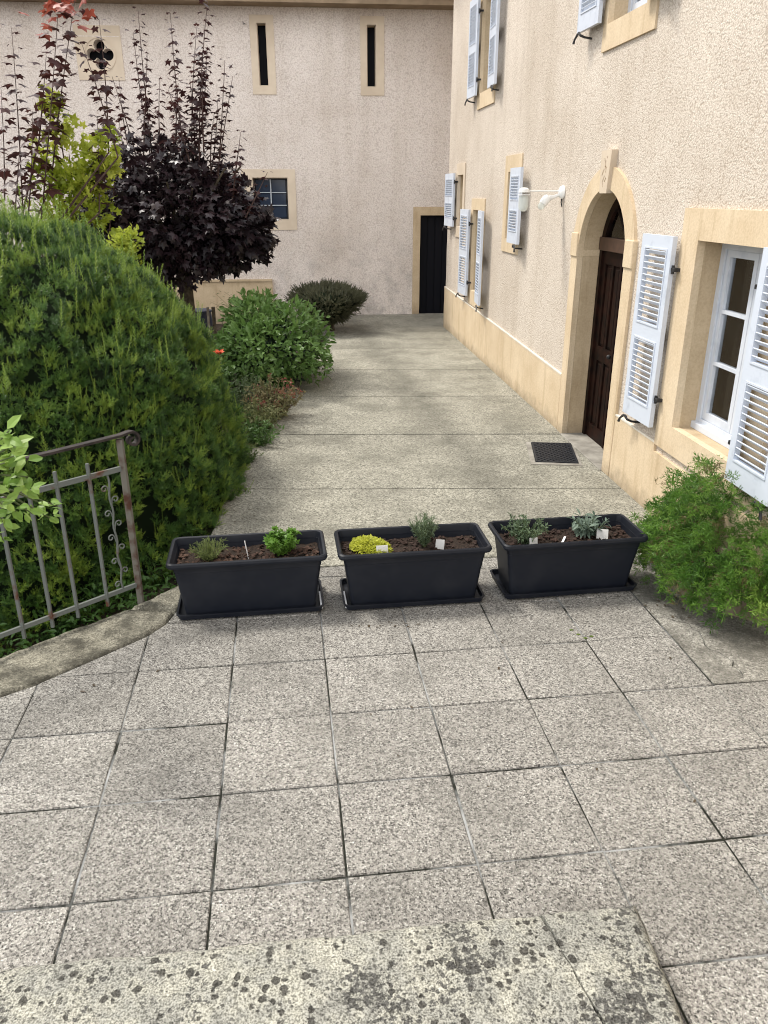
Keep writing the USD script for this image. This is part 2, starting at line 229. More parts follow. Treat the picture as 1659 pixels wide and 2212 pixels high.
M['lichen_stone'] = usdkit.material(stage, '/World/Looks/lichen_stone', {
    'g': ('geometry', {}), 'n': ('noise_texture', {'scale': 9.0, 'detail': 7.0, 'roughness': .65}), 'r': ('rgb_ramp', {'ramp': [(.30, (.20, .197, .175)), (.45, (.30, .295, .26)), (.58, (.37, .36, .305)), (.72, (.52, .505, .43))]}),
    'v': ('voronoi_texture', {'feature': 'f1', 'scale': 34.0}), 'vn': ('noise_texture', {'scale': 70.0, 'detail': 3.0}), 'va': ('math', {'math_type': 'multiply_add', 'value2': .7}), 'c': ('separate_color', {}),
    'thr': ('map_range', {'from_min': .3, 'from_max': 1.0, 'to_min': 0.0, 'to_max': .70}), 'df': ('math', {'math_type': 'subtract'}), 'dfo': ('math', {'math_type': 'add', 'value2': .17}), 'sm': ('map_range', {'from_min': -.05, 'from_max': .07, 'to_min': 0.0, 'to_max': .9, 'clamp': True}),
    'm1': ('mix_color', {'b': (.055, .052, .046)}),
    'v3': ('voronoi_texture', {'feature': 'f1', 'scale': 78.0}), 'c3': ('separate_color', {}), 'va3': ('math', {'math_type': 'multiply_add', 'value2': .45}), 'thr3': ('map_range', {'from_min': .35, 'from_max': 1.0, 'to_min': 0.0, 'to_max': .72}), 'df3': ('math', {'math_type': 'subtract'}), 'sm3': ('map_range', {'from_min': -.06, 'from_max': .08, 'to_min': 0.0, 'to_max': .75, 'clamp': True}), 'm3': ('mix_color', {'b': (.085, .082, .075)}),
    'k': ('noise_texture', {'scale': 3.0, 'detail': 4.0, 'roughness': .6}), 'kk': ('noise_texture', {'scale': 52.0, 'detail': 5.0, 'roughness': .65}), 'ka': ('math', {'math_type': 'add'}), 'kr': ('map_range', {'from_min': 1.095, 'from_max': 1.15, 'to_min': 0.0, 'to_max': .9, 'clamp': True}), 'm2': ('mix_color', {'b': (.075, .073, .068)}),
    's': ('noise_texture', {'scale': 160.0, 'detail': 3.0}), 'sr': ('rgb_ramp', {'ramp': [(.36, (.42, .42, .41)), (.62, (1.25, 1.25, 1.25))]}), 'mul': ('mix_color', {'blend_type': 'multiply', 'fac': 1.0, 'use_clamp': False}),
    'hs': ('math', {'math_type': 'multiply_add', 'value2': -.9}), 'b': ('bump', {'strength': .8, 'distance': .008}), 'p': ('principled_bsdf', {'roughness': .9, 'specular_ior_level': .15})},
    [('g.position', x + '.vector') for x in ('n', 'v', 'vn', 'k', 'kk', 's', 'v3')] + [('n.fac', 'r.fac'), ('v.color', 'c.color'), ('vn.fac', 'va.value1'), ('v.distance', 'va.value3'), ('c.r', 'thr.value'), ('thr.result', 'df.value1'), ('va.value', 'df.value2'), ('df.value', 'dfo.value1'), ('dfo.value', 'sm.value'),
     ('v3.color', 'c3.color'), ('vn.fac', 'va3.value1'), ('v3.distance', 'va3.value3'), ('c3.g', 'thr3.value'), ('thr3.result', 'df3.value1'), ('va3.value', 'df3.value2'), ('df3.value', 'sm3.value'), ('sm3.result', 'm3.fac'), ('r.color', 'm3.a'), ('sm.result', 'm1.fac'), ('m3.result', 'm1.a'), ('k.fac', 'ka.value1'), ('kk.fac', 'ka.value2'), ('ka.value', 'kr.value'), ('kr.result', 'm2.fac'), ('m1.result', 'm2.a'), ('m2.result', 'mul.a'), ('s.fac', 'sr.fac'), ('sr.color', 'mul.b'), ('mul.result', 'p.base_color'),
     ('sm.result', 'hs.value1'), ('s.fac', 'hs.value3'), ('hs.value', 'b.height'), ('b.normal', 'p.normal')], surface='p.BSDF')
blotchy('garden_soil', (.025, .018, .012), (.07, .052, .036), scale=8, rough=.95, bump=.8, bscale=40)
blotchy('planter_plastic', (.0046, .006, .0102), (.013, .0145, .019), scale=5, rough=.5, spec=.28, bump=.05, bscale=160, lo=.46, hi=.78, detail=7)
blotchy('rubber', (.008, .009, .012), (.018, .02, .025), scale=60, rough=.6)
blotchy('potting_soil', (.014, .009, .006), (.04, .025, .017), scale=60, rough=.95, bump=1.0, bscale=120, bdist=.01)
leafy('bark', [(.010, .006, .004), (.02, .011, .008), (.04, .02, .013), (.11, .06, .038)], transl=0.0, rough=.85)
plain('tag_plastic', (.62, .61, .58), .5)
plain('white_plastic', (.78, .79, .80), .4)
blotchy('old_iron', (.09, .035, .018), (.115, .125, .115), scale=7, rough=.75, bump=.4, bscale=90, lo=.32, hi=.42, detail=6)
blotchy('rail_iron', (.016, .012, .011), (.045, .034, .03), scale=12, rough=.7, bump=.5, bscale=80)
blotchy('rust_iron', (.06, .024, .014), (.13, .12, .10), scale=9, rough=.8, bump=.4, bscale=90, lo=.34, hi=.5)
blotchy('tree_bark', (.045, .034, .022), (.13, .105, .07), scale=16, rough=.95, bump=.8, bscale=50)
blotchy('twig', (.05, .028, .024), (.10, .06, .05), scale=20, rough=.8)
blotchy('green_stem', (.06, .09, .03), (.12, .14, .06), scale=20, rough=.7)
blotchy('weathered_wood', (.20, .17, .13), (.34, .30, .24), scale=14, rough=.9)
plain('bin_plastic', (.012, .016, .035), .45)
blotchy('roof_tile', (.16, .075, .045), (.26, .14, .09), scale=5, rough=.85)
blotchy('eave_board', (.20, .145, .09), (.27, .20, .13), scale=4, rough=.8)
leafy('yew_leaf', [(.042, .098, .017), (.068, .143, .026), (.10, .19, .036)], transl=.22)
leafy('yew_old', [(.022, .055, .011), (.036, .082, .017), (.055, .112, .023)], transl=.2)
leafy('yew_mid', [(.085, .165, .027), (.125, .22, .038), (.175, .275, .048)], transl=.28)
leafy('yew_shoot', [(.15, .24, .03), (.22, .32, .045), (.30, .39, .065)], transl=.3)
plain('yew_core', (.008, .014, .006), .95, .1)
leafy('plum_leaf', [(.008, .006, .009), (.016, .010, .013), (.030, .014, .016), (.055, .022, .024)], transl=.12, rough=.38, spec=.45)
leafy('plum_shoot_leaf', [(.022, .010, .011), (.045, .018, .018), (.085, .03, .026)], transl=.3)
leafy('red_leaf', [(.16, .028, .02), (.30, .07, .045), (.40, .14, .09)], transl=.35)
leafy('golden_leaf', [(.20, .28, .022), (.36, .42, .045), (.58, .56, .12)], transl=.4)
leafy('lime_leaf', [(.20, .27, .02), (.33, .40, .04), (.42, .46, .08)], transl=.4)
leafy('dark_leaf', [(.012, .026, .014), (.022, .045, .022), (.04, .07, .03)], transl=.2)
leafy('rose_leaf', [(.045, .10, .026), (.09, .17, .042), (.15, .25, .065), (.32, .42, .18)], transl=.25, rough=.4)
leafy('juniper_leaf', [(.045, .048, .024), (.075, .08, .04), (.12, .115, .062)], transl=.12, rough=.6)
leafy('dry_leaf', [(.07, .11, .035), (.13, .17, .06), (.20, .18, .085), (.28, .19, .11)], transl=.3, rough=.7)
leafy('pale_leaf', [(.09, .13, .06), (.15, .20, .09)], transl=.3)
leafy('near_leaf', [(.10, .19, .03), (.17, .29, .05), (.27, .40, .09), (.36, .47, .14)], transl=.4, rough=.4)
leafy('fern_leaf', [(.032, .085, .012), (.07, .165, .022), (.13, .255, .036), (.25, .36, .07)], transl=.35)
leafy('fern_dry', [(.12, .11, .04), (.20, .16, .07)], transl=.3)
leafy('thyme_leaf', [(.10, .14, .04), (.20, .24, .08), (.30, .31, .13)], transl=.3)
leafy('parsley_leaf', [(.05, .13, .015), (.10, .22, .03), (.17, .30, .05)], transl=.4)
leafy('sedum_leaf', [(.33, .35, .03), (.48, .50, .06), (.56, .58, .12)], transl=.3)
leafy('rosemary_leaf', [(.06, .10, .05), (.11, .16, .085), (.17, .22, .13)], transl=.25)
leafy('sage_leaf', [(.11, .16, .12), (.20, .26, .20), (.30, .36, .30)], transl=.25)
plain('orange_petal', (.62, .10, .035), .5)
leafy('coral_petal', [(.22, .07, .05), (.36, .15, .11)], transl=.3)
leafy('litter', [(.03, .022, .014), (.07, .05, .03), (.13, .10, .06)], transl=.1)
blotchy('moss', (.05, .08, .015), (.11, .15, .03), scale=40, rough=.95, bump=.8, bscale=150)
blotchy('filler', (.62, .57, .48), (.72, .67, .58), scale=10, rough=.9)

# ------------------------------------------------------------------ ground
A = math.radians(5.9); P0 = np.array([1.89, 8.1, 0.0])
WD = np.array([-math.sin(A), math.cos(A), 0]); WN = np.array([math.cos(A), math.sin(A), 0])
def hx(y): return P0[0] + (8.1 - y)*math.tan(A)                     # x of the house line at y
def ground_z(x, y):
    near = np.exp(-((x+2.6)**2/1.2**2 + (y-3.9)**2/1.0**2)*.7)
    return -0.075 - 0.33*near - 0.05*np.clip((y-12)/5, 0, 1) + .03*(meshkit.fbm(np.stack([x*1.5, y*1.5, 0*x], -1), 3)-.5)
gx = np.unique(np.r_[np.linspace(-80, -9, 12), np.linspace(-9, 4.5, 91), np.linspace(4.5, 80, 12)])
gy = np.unique(np.r_[np.linspace(-80, -3, 12), np.linspace(-3, 18, 141), np.linspace(18, 90, 12)])
GX, GY = np.meshgrid(gx, gy, indexing='ij'); GZ = ground_z(GX, GY) - .02
ii = np.arange(GX.size).reshape(GX.shape)
gf = np.stack([ii[:-1, :-1], ii[1:, :-1], ii[1:, 1:], ii[:-1, 1:]], -1).reshape(-1, 4)
obj('ground', (np.stack([GX, GY, GZ], -1).reshape(-1, 3), gf), 'garden_soil', smooth=True, kind='structure')

# terrace of square exposed-aggregate tiles, the grid turned 7.2 degrees against the view
TA = math.radians(7.18); TC = np.array([1.717, -7.446])
def tw(i, j):
    d = (np.array([i, j], float) - TC)*.5
    return np.array([d[0]*math.cos(TA) - d[1]*math.sin(TA), d[0]*math.sin(TA) + d[1]*math.cos(TA)])
inner = [(-1.20, 5.2), (-1.22, 4.55), (-1.30, 4.08), (-1.38, 3.94), (-1.81, 3.47), (-1.95, 3.36), (-2.4, 2.85), (-3.0, 2.0), (-3.3, 1.0)]
outer = [(-1.33, 5.2), (-1.36, 4.56), (-1.50, 4.37), (-1.72, 4.13), (-2.12, 3.73), (-2.62, 3.2), (-3.3, 2.25), (-3.7, 1.0)]
terr_poly = Polygon(inner + [(-3.3, -1.6), (3.2, -1.6), (hx(-1.6), -1.6)] + [(hx(5.3)+.05, 5.3)]).buffer(0)
far_edge = Polygon([tw(-6, 2.32), tw(12, 2.32), tw(12, -30), tw(-6, -30)])
tile_zone = terr_poly.intersection(far_edge)
margin_zone = Polygon([tw(6, 2.32), tw(14, 2.32), tw(14, -1), tw(6.0, -1.0), tw(6, 0)]).intersection(tile_zone)
terrace = struct('terrace', 'paved terrace of square pebbled concrete tiles in the foreground')
obj('joint_bed', ext_up(tile_zone.buffer(.002), -.10, -.0065), 'joint_mortar', terrace)
trng = np.random.default_rng(3)
for j in range(2, -19, -1):
    for i in range(-5, 9):
        g = (.0028 + .0026*trng.random(4)); jt = trng.normal(0, .003, (4, 2))
        c = [tw(i+g[0]*2, j+g[0]*2), tw(i+1-g[1]*2, j+g[1]*2), tw(i+1-g[2]*2, min(j+1, 2.32)-g[2]*2), tw(i+g[3]*2, min(j+1, 2.32)-g[3]*2)]
        c = [c[k] + jt[k]*.5 for k in range(4)]
        poly = Polygon(c).intersection(tile_zone.buffer(-.004))
        if i >= 6 and j >= -1: poly = poly.difference(margin_zone.buffer(.004))
        dz = trng.normal(0, .0012); tilt = trng.normal(0, .0022, 2)
        if poly.is_empty or poly.area < .004: continue
        for pg in getattr(poly, 'geoms', [poly]):
            if pg.area < .004: continue
            top, cx, cy = pg.buffer(-.004), *np.array(pg.centroid.coords[0])
            if top.is_empty or top.geom_type != 'Polygon': continue
            m = ext_up(pg, -.05, -.004)
            tops = trimesh.creation.extrude_polygon(top, .004, engine='earcut'); tops.apply_translation((0, 0, -.004))
            try:    # worn, chamfered arris: the hull of the slab and its smaller top face (tiles are convex)
                m = trimesh.convex.convex_hull(np.vstack([m.vertices, tops.vertices])) if abs(pg.convex_hull.area - pg.area) < 1e-3 else cat_([m, tops])
            except Exception: m = cat_([m, tops])
            m.vertices[:, 2] += dz + (m.vertices[:, 0]-cx)*tilt[0] + (m.vertices[:, 1]-cy)*tilt[1]
            obj('paving_tile', m, 'tile_concrete', terrace)
mrng = np.random.default_rng(15)
def jag(a, b, n=14, amp=.018):
    a, b = np.array(a, float), np.array(b, float); t = np.linspace(0, 1, n)[:, None]; q = np.array([-(b-a)[1], (b-a)[0]])/np.linalg.norm(b-a)
    return LineString(a + (b-a)*t + q*mrng.normal(0, amp, (n, 1)))
cracks = unary_union([jag((1.55, 4.22), (2.5, 3.78)).buffer(.0035), jag((1.78, 4.12), (1.92, 3.55)).buffer(.003), jag((1.50, 4.75), (1.98, 4.40)).buffer(.003)])
for pg in getattr(margin_zone.buffer(-.004).difference(cracks), 'geoms', [margin_zone]):
    if pg.area > .002: obj('concrete_margin', ext_up(pg, -.06, .001 + mrng.normal(0, .0025)), 'margin_concrete', terrace)
# rounded edging stones round the left rim of the terrace
eo, ei = LineString(outer), LineString(inner)
cuts = [0, .20, .47, .80, 1.0]
for a, b in zip(cuts[:-1], cuts[1:]):
    nu, nv = int((b-a)*170), 22; to = np.array([[q.x, q.y] for q in (eo.interpolate(a + (b-a)*(k+.02)/(nu+.04), normalized=True) for k in range(nu+1))]); ti = np.array([[q.x, q.y] for q in (ei.interpolate(a + (b-a)*(k+.02)/(nu+.04), normalized=True) for k in range(nu+1))])
    V_ = np.linspace(0, 1, nv+1); Pxy = to[:, None]*(1-V_)[None, :, None] + ti[:, None]*V_[None, :, None]; wd_ = np.linalg.norm(to-ti, axis=1)[:, None]
    ee = np.minimum(np.minimum(V_[None]*wd_, (1-V_)[None]*wd_ + .006), np.minimum(np.arange(nu+1), nu-np.arange(nu+1))[:, None]*.02)
    q3 = np.stack([Pxy[..., 0]*8, Pxy[..., 1]*8, 0*ee], -1); zz = .012 + .022*(meshkit.fbm(q3, 4, 6)-.5) + .010*(meshkit.fbm(q3*5, 3, 9)-.5) - .030*np.clip(1-ee/.035, 0, 1)**2
    Pxy = Pxy + .016*(meshkit.fbm(q3*1.5, 3, 11)-.5)[..., None]; top = np.concatenate([Pxy, zz[..., None]], -1).reshape(-1, 3); ix = np.arange(len(top)).reshape(nu+1, nv+1)
    loop = np.r_[ix[:, 0], ix[-1, 1:], ix[-2::-1, -1], ix[0, -2:0:-1]]; low = top[loop].copy(); low[:, 2] = -.36; k = np.arange(len(loop)); k2 = (k+1) % len(loop); n0 = len(top)
    fq = np.vstack([np.stack([ix[:-1, :-1], ix[:-1, 1:], ix[1:, 1:], ix[1:, :-1]], -1).reshape(-1, 4), np.stack([loop[k], n0+k, n0+k2, loop[k2]], -1)])
    m = trimesh.Trimesh(np.vstack([top, low]), np.vstack([fq[:, [0, 1, 2]], fq[:, [0, 2, 3]]]), process=False); trimesh.repair.fix_normals(m)
    if m.face_normals[:50, 2].mean() < 0: m.invert()
    obj('edging_stone', m, 'edging_stone', terrace, smooth=40)
for (x, y) in ((1.16, 3.93), (1.13, 3.97), (1.20, 3.95), (1.10, 4.02)):
    mm = trimesh.creation.icosphere(2, 1.0); mm.apply_scale((.014, .008, .004)); mm.vertices *= 1 + .3*(meshkit.noise(mm.vertices*90, 4)-.5)[:, None]; T(mm, (x, y, 0))
    obj('moss_tuft', mm, 'moss', terrace, smooth=True)

# the concrete path between bed and house, cast in long slabs
path = struct('path', 'pebbled concrete path along the house, cast in wide slabs')
rows = [None, 6.40, 8.06, 9.75, 11.36, 13.0, 14.75, 17.4]
left = [(-1.30, 4.6), (-1.30, 5.63), (-1.42, 7.11), (-1.34, 9.42), (-1.05, 12.76), (-.95, 14.83), (-2.4, 15.6), (-2.4, 17.4)]
path_poly = Polygon(left + [(3.6, 17.4), (3.6, 15.18), (hx(15.18)+.03, 15.18), (hx(4.9)+.03, 4.9), (hx(4.9)+.03, 4.6)]).difference(far_edge.buffer(.006)).buffer(0)
prng = np.random.default_rng(5)
for k in range(len(rows)-1):
    y0 = rows[k] if rows[k] else 4.0; y1 = rows[k+1]
    strip = Polygon([(-4, y0+.006 - .004*4), (4, y0+.006+.03), (4, y1-.006+.03), (-4, y1-.006-.016)])
    g = path_poly.intersection(strip)
    if g.is_empty: continue
    g = max(getattr(g, 'geoms', [g]), key=lambda q: q.area); m = cat_([ext_up(g, -.12, -.003), ext_up(g.buffer(-.005), -.004, 0)])
    zo = prng.normal(0, .002); m.vertices[:, 2] += zo
    obj('concrete_slab', m, 'path_concrete', path)
obj('joint_bed', ext_up(path_poly.buffer(-.01), -.14, -.012), 'joint_mortar', path)

# stone steps at the photographer's feet
steps = struct('stone_step', 'yellowish lichen-spotted stone step at the bottom of the photo')
SE = np.array([(.851, 1.972), (-1.05, 1.752)]); sd = unit(SE[1]-SE[0]); sn = np.array([-sd[1], sd[0]]); sn = sn if sn[1] < 0 else -sn
def step_block(u0, u1, skew0, skew1, seed, depth=.62):
    """a worn block of stone: a fine top sheet that falls off in a rounded edge, closed below"""
    nu, nv = int((u1-u0)/.014), int(depth/.014); U, V = np.meshgrid(np.linspace(0, 1, nu+1), np.linspace(0, 1, nv+1), indexing='ij')
    d = V*depth; u = (u0+skew0*d) + U*((u1+skew1*d)-(u0+skew0*d))
    e = np.minimum(np.minimum(U*(u1-u0) + (.036 if u0 > .1 else 0), (1-U)*(u1-u0) + (.036 if u0 < .1 else 0)), d)
    p = SE[0] + u[..., None]*sd + d[..., None]*sn
    wob = .022*(meshkit.fbm(np.stack([p[..., 0]*9, p[..., 1]*9, 0*u], -1), 3, seed)-.5)
    z = .17 + .012*(meshkit.fbm(np.stack([p[..., 0]*6, p[..., 1]*6, 0*u+2], -1), 4, seed)-.5) - .034*np.clip(1-e/.045, 0, 1)**2
    v = np.concatenate([(p + wob[..., None]), z[..., None]], -1); top = v.reshape(-1, 3); idx = np.arange((nu+1)*(nv+1)).reshape(nu+1, nv+1)
    f = np.stack([idx[:-1, :-1], idx[:-1, 1:], idx[1:, 1:], idx[1:, :-1]], -1).reshape(-1, 4)
    loop = np.r_[idx[:, 0], idx[-1, 1:], idx[-2::-1, -1], idx[0, -2:0:-1]]; low = top[loop].copy(); low[:, 2] = -.02
    n0 = len(top); k = np.arange(len(loop)); k2 = (k+1) % len(loop); side = np.stack([loop[k], n0+k, n0+k2, loop[k2]], -1)
    m = trimesh.Trimesh(np.vstack([top, low]), np.vstack([np.vstack([q[:, [0, 1, 2]], q[:, [0, 2, 3]]]) for q in (f, side)]), process=False)
    trimesh.repair.fix_normals(m); return m
obj('step_stone', step_block(0.0, .335, .06, -.165, 1), 'lichen_stone', steps, smooth=35)
obj('step_stone', step_block(.340, 3.2, -.17, 0, 2), 'lichen_stone', steps, smooth=35)

# ------------------------------------------------------------------ the house on the right (local x = along the wall towards the camera, y = into the wall, z up)
house = thing('house', 'cream roughcast house with white shutters and arched doorway along the path', 'house', P0, math.degrees(math.atan2(WD[1]*-1, -WD[0])))
def R_(s0, s1, z0, z1): return sbox(-max(s0, s1), z0, -min(s0, s1), z1)    # a rectangle on the wall, s measured away from the camera
FACE = .022
arch_cx, arch_r, arch_z = .625, .605, 1.82
def arch_shape(r, sides, z0=0.0, rise=1.0):
    a = np.linspace(0, np.pi, 33); g = Polygon([(arch_cx - sides, 0.0), (arch_cx + sides, 0.0)] + [(arch_cx + r*math.cos(t), arch_z + rise*r*math.sin(t)) for t in a]).buffer(0)
    return g.intersection(sbox(-5, z0, 5, 9)) if z0 > 0 else g
door_hole = arch_shape(arch_r, arch_r)
W_big, W_ul, W_ur = R_(-2.44, -3.38, .75, 2.09), R_(4.90, 4.05, 3.71, 4.98), R_(-.25, -1.10, 3.71, 4.98)
W_mid, W_low, W_far = R_(2.92, 2.40, 1.81, 2.64), R_(5.00, 4.33, .93, 2.15), R_(6.35, 5.86, 1.84, 2.67)
holes = unary_union([door_hole, W_big, W_ul, W_ur, W_mid, W_low, W_far])
wall_poly = sbox(-7.28, -.3, 12.0, 6.4)
sur = {  # flat painted surrounds, as drawn on the wall
    'big': unary_union([R_(-2.2, -3.62, 2.09, 2.28), R_(-2.2, -2.44, .56, 2.09), R_(-3.38, -3.62, .56, 2.09), R_(-2.2, -3.62, .56, .75)]),
    'ul': unary_union([R_(5.02, 3.93, 3.52, 3.71), R_(5.02, 4.90, 3.71, 5.12), R_(4.05, 3.93, 3.71, 5.12), R_(4.9, 4.05, 4.98, 5.12)]),
    'ur': unary_union([R_(-.16, -1.28, 3.52, 3.71), R_(-.16, -.25, 3.71, 5.12), R_(-1.10, -1.28, 3.71, 5.12), R_(-.25, -1.1, 4.98, 5.12)]),
    'mid': unary_union([R_(3.08, 2.28, 2.64, 2.82), R_(3.08, 2.92, 1.66, 2.64), R_(2.40, 2.28, 1.66, 2.64), R_(2.92, 2.40, 1.66, 1.81)]),
    'low': unary_union([R_(5.12, 4.20, 2.15, 2.30), R_(5.12, 5.00, .72, 2.15), R_(4.33, 4.20, .72, 2.15), R_(5.0, 4.33, .72, .93)]),
    'far': unary_union([R_(6.45, 5.74, 2.67, 2.83), R_(6.45, 6.35, 1.68, 2.67), R_(5.86, 5.74, 1.68, 2.67), R_(6.35, 5.86, 1.68, 1.84)])}
door_band = arch_shape(arch_r+.17, arch_r+.15, 0.0).difference(arch_shape(arch_r-.0145, arch_r-.0145, 0.0))
obj('wall', ext_wall(wall_poly.difference(holes), FACE, .30), 'house_roughcast', house)
body = [bx(-7.28, -6.98, .30, 7, -.3, 6.4), bx(11.7, 12, .30, 7, -.3, 6.4), bx(-7.28, 12, 7, 7.3, -.3, 6.4)]
obj('side_walls', body, 'house_roughcast', house)
obj('inner_floor', bx(-6.9, 11.6, .302, 6.9, -.2, -.01), 'dark_room', house); obj('inner_ceiling', bx(-6.9, 11.6, .302, 6.9, 3.0, 3.2), 'dark_room', house)
obj('inner_wall', [bx(-6.9, 11.6, 3.2, 3.3, 0, 6.0)], 'dark_room', house)
roof = ext_wall(Polygon([(-.55, 6.3), (7.8, 6.3), (3.6, 9.2)]), -7.6, 12.3)                # gable drawn across the depth, then turned along the wall
roof.vertices = roof.vertices[:, [1, 0, 2]]; roof.faces = roof.faces[:, ::-1]; obj('roof', roof, 'roof_tile', house)
# plinth: smooth tan render, a little proud, its top falling towards the door
PL = Polygon([(-7.30, -.2), (-.16, -.2), (-.16, .588), (-7.30, .735)])
PR = Polygon([(1.375, -.2), (12, -.2), (12, .565), (1.375, .565)]).difference(R_(-2.2, -3.62, .50, .9))
def plinth(poly):
    return cat_([ext_wall(poly, 0.0, FACE+.02)])
obj('plinth', plinth(PL), 'tan_render', house); obj('plinth', plinth(PR), 'tan_render', house)
for (x0, z0, x1, z1) in ((-7.30, .735, -.16, .588), (1.375, .565, 2.2, .565)):   # pale strip along the plinth's top edge
    obj('plinth_edge', ext_wall(Polygon([(x0, z0), (x1, z1), (x1, z1+.014), (x0, z0+.014)]), -.003, FACE+.01), 'filler', house)
for k, g in sur.items():
    proud = -.004 if k == 'big' else .004
    hole = {'big': W_big, 'ul': W_ul, 'ur': W_ur, 'mid': W_mid, 'low': W_low, 'far': W_far}[k]
    s = ext_wall(g.union(hole.difference(hole.buffer(-.0125, join_style=2))), proud, FACE+.031)
    obj('window_surround', s, 'tan_render' if k in ('big', 'low') else 'pale_tan' if k in ('far',) else 'tan_render', house)
def reveal(rect, depth):
    x0, z0, x1, z1 = rect.bounds; t = .012; y0, y1 = FACE+.0305, depth
    return [bx(x0-.001, x0+t, y0, y1, z0, z1), bx(x1-t, x1+.001, y0, y1, z0, z1), bx(x0+t, x1-t, y0, y1, z1-t, z1+.001), bx(x0+t, x1-t, y0, y1, z0-.001, z0+t)]
def window(rect, depth, rows_, cols, mat, name='window', frame=.055, stile=.045, curtain=True):
    """white frame with casements, one pane per division"""
    obj('reveal', reveal(rect, depth+.05), 'tan_reveal_shade', house)
    x0, z0, x1, z1 = rect.bounds; x0 += .012; x1 -= .012; z0 += .012; z1 -= .012
    fr = ext_wall(sbox(x0, z0, x1, z1).difference(sbox(x0+frame, z0+frame*1.4, x1-frame, z1-frame)), depth-.05, depth+.03)
    w = obj(name, [fr, bevel_box(x0, x1, depth-.085, depth-.045, z0, z0+.05)], mat, house)
    n = 2; cw = (x1-x0-2*frame)/n
    for c in range(n):
        a, b = x0+frame+c*cw+.003, x0+frame+(c+1)*cw-.003; lo, hi = z0+frame*1.4+.003, z1-frame-.003
        hs = [sbox(a+stile, lo+stile*1.2+(hi-lo-2.2*stile+.0)*r/rows_ + (.012 if r else 0), b-stile, lo+stile*1.2+(hi-lo-2.2*stile)*(r+1)/rows_ - (.012 if r < rows_-1 else 0)) for r in range(rows_)]
        cs = ext_wall(sbox(a, lo, b, hi).difference(unary_union(hs)), depth-.035+.0, depth+.012)
        obj('casement', cs, mat, w)
        for h in hs:
            q = h.bounds; obj('pane', bx(q[0]-.004, q[2]+.004, depth-.012, depth-.008, q[1]-.004, q[3]+.004), 'pane_glass', w)
    if curtain: obj('curtain', bx(x0+.02, x1-.02, depth+.05, depth+.055, z0+.02, z1-.02), 'net_curtain', w)
window(W_big, .225, 3, 2, 'window_paint')
for r_ in (W_ul, W_ur, W_mid, W_low, W_far): window(r_, .22, 3, 2, 'window_paint')

def shutter(hinge_s, side, z0, h, w, swing=0.0, label=None, top=12, bot=11, off=.03):
    """a louvred shutter folded back on the wall. side = +1: it lies towards larger s (away from the camera) of its hinge"""
    th = .034; st = .075; rl, rm, rb = .10, .13, .15
    zb1 = rb + (h-rl-rm-rb)*.47
    frame = sbox(0, 0, w, h).difference(unary_union([sbox(st, rb, w-st, zb1), sbox(st, zb1+rm, w-st, h-rl)]))
    fm = ext_wall(frame, -th, 0); bead = ext_wall(sbox(st-.012, rb-.012, w-st+.012, zb1+.012).difference(sbox(st, rb, w-st, zb1)), -th-.006, -th)
    bead2 = ext_wall(sbox(st-.012, zb1+rm-.012, w-st+.012, h-rl+.012).difference(sbox(st, zb1+rm, w-st, h-rl)), -th-.006, -th)
    def place(m):
        if side > 0: m.vertices[:, 0] *= -1; m.faces = m.faces[:, ::-1]
        rot(m, swing*(1 if side > 0 else -1), (0, 0, 1)); return T(m, (-hinge_s, -off, z0))
    p = obj('shutter', place(cat_([fm, bead, bead2])), 'white_paint', house, label=label)
    for lo, hi, n in ((rb, zb1, bot), (zb1+rm, h-rl, top)):
        for k in range(n):
            z = lo + (hi-lo)*(k+.5)/n; sl = bevel_box(st-.002, w-st+.002, -.024, .024, -.004, .004, .002)
            rot(sl, -36, (1, 0, 0)); T(sl, (0, -th*.5, z)); obj('slat', place(sl), 'white_paint', p)
    for z in (h*.16, h*.84): obj('hinge', place(cat_([bevel_box(-.05, .012, -.022, .012, z-.014, z+.014, .003), T(trimesh.creation.cylinder(.011, .06, sections=10), (-.012, -.012, z)), bx(-.05, -.03, -.012, off+.01, z-.012, z+.012)])), 'black_iron', p)
    # hook of the shutter stay under the lower edge, a small turn-buckle at the free edge
    hk = tube([(w*.72, off+.03, -.06), (w*.72, -.01, -.05), (w*.74, -.045, -.035), (w*.80, -.05, -.012), (w*.9, -.045, -.02), (w*.98, -.055, -.055), (w*1.0, -.058, -.085)], [.010, .010, .011, .012, .011, .009, .012], 6)
    obj('holdback', place(hk), 'black_iron', p)
    return p
shutter(-2.20, +1, .69, 1.40, .50, 1.5, 'left shutter of the big ground-floor window')
shutter(-3.37, -1, .69, 1.40, .50, 0.5, 'right shutter of the big window, cut by the photo edge')
shutter(-.20, +1, 3.74, 1.26, .50, 2)
shutter(-1.12, -1, 3.74, 1.26, .48, 2)
shutter(4.88, +1, 3.70, 1.26, .50, 2)
shutter(4.06, -1, 3.70, 1.26, .52, 3)
shutter(2.46, -1, 1.80, .86, .52, 1, 'single small shutter beside the lamp', top=8, bot=7, off=.05)
shutter(5.02, +1, .84, 1.30, .56, 2)
shutter(4.32, -1, .84, 1.30, .52, 6)
shutter(6.38, +1, 1.84, .85, .66, 2, top=8, bot=7)

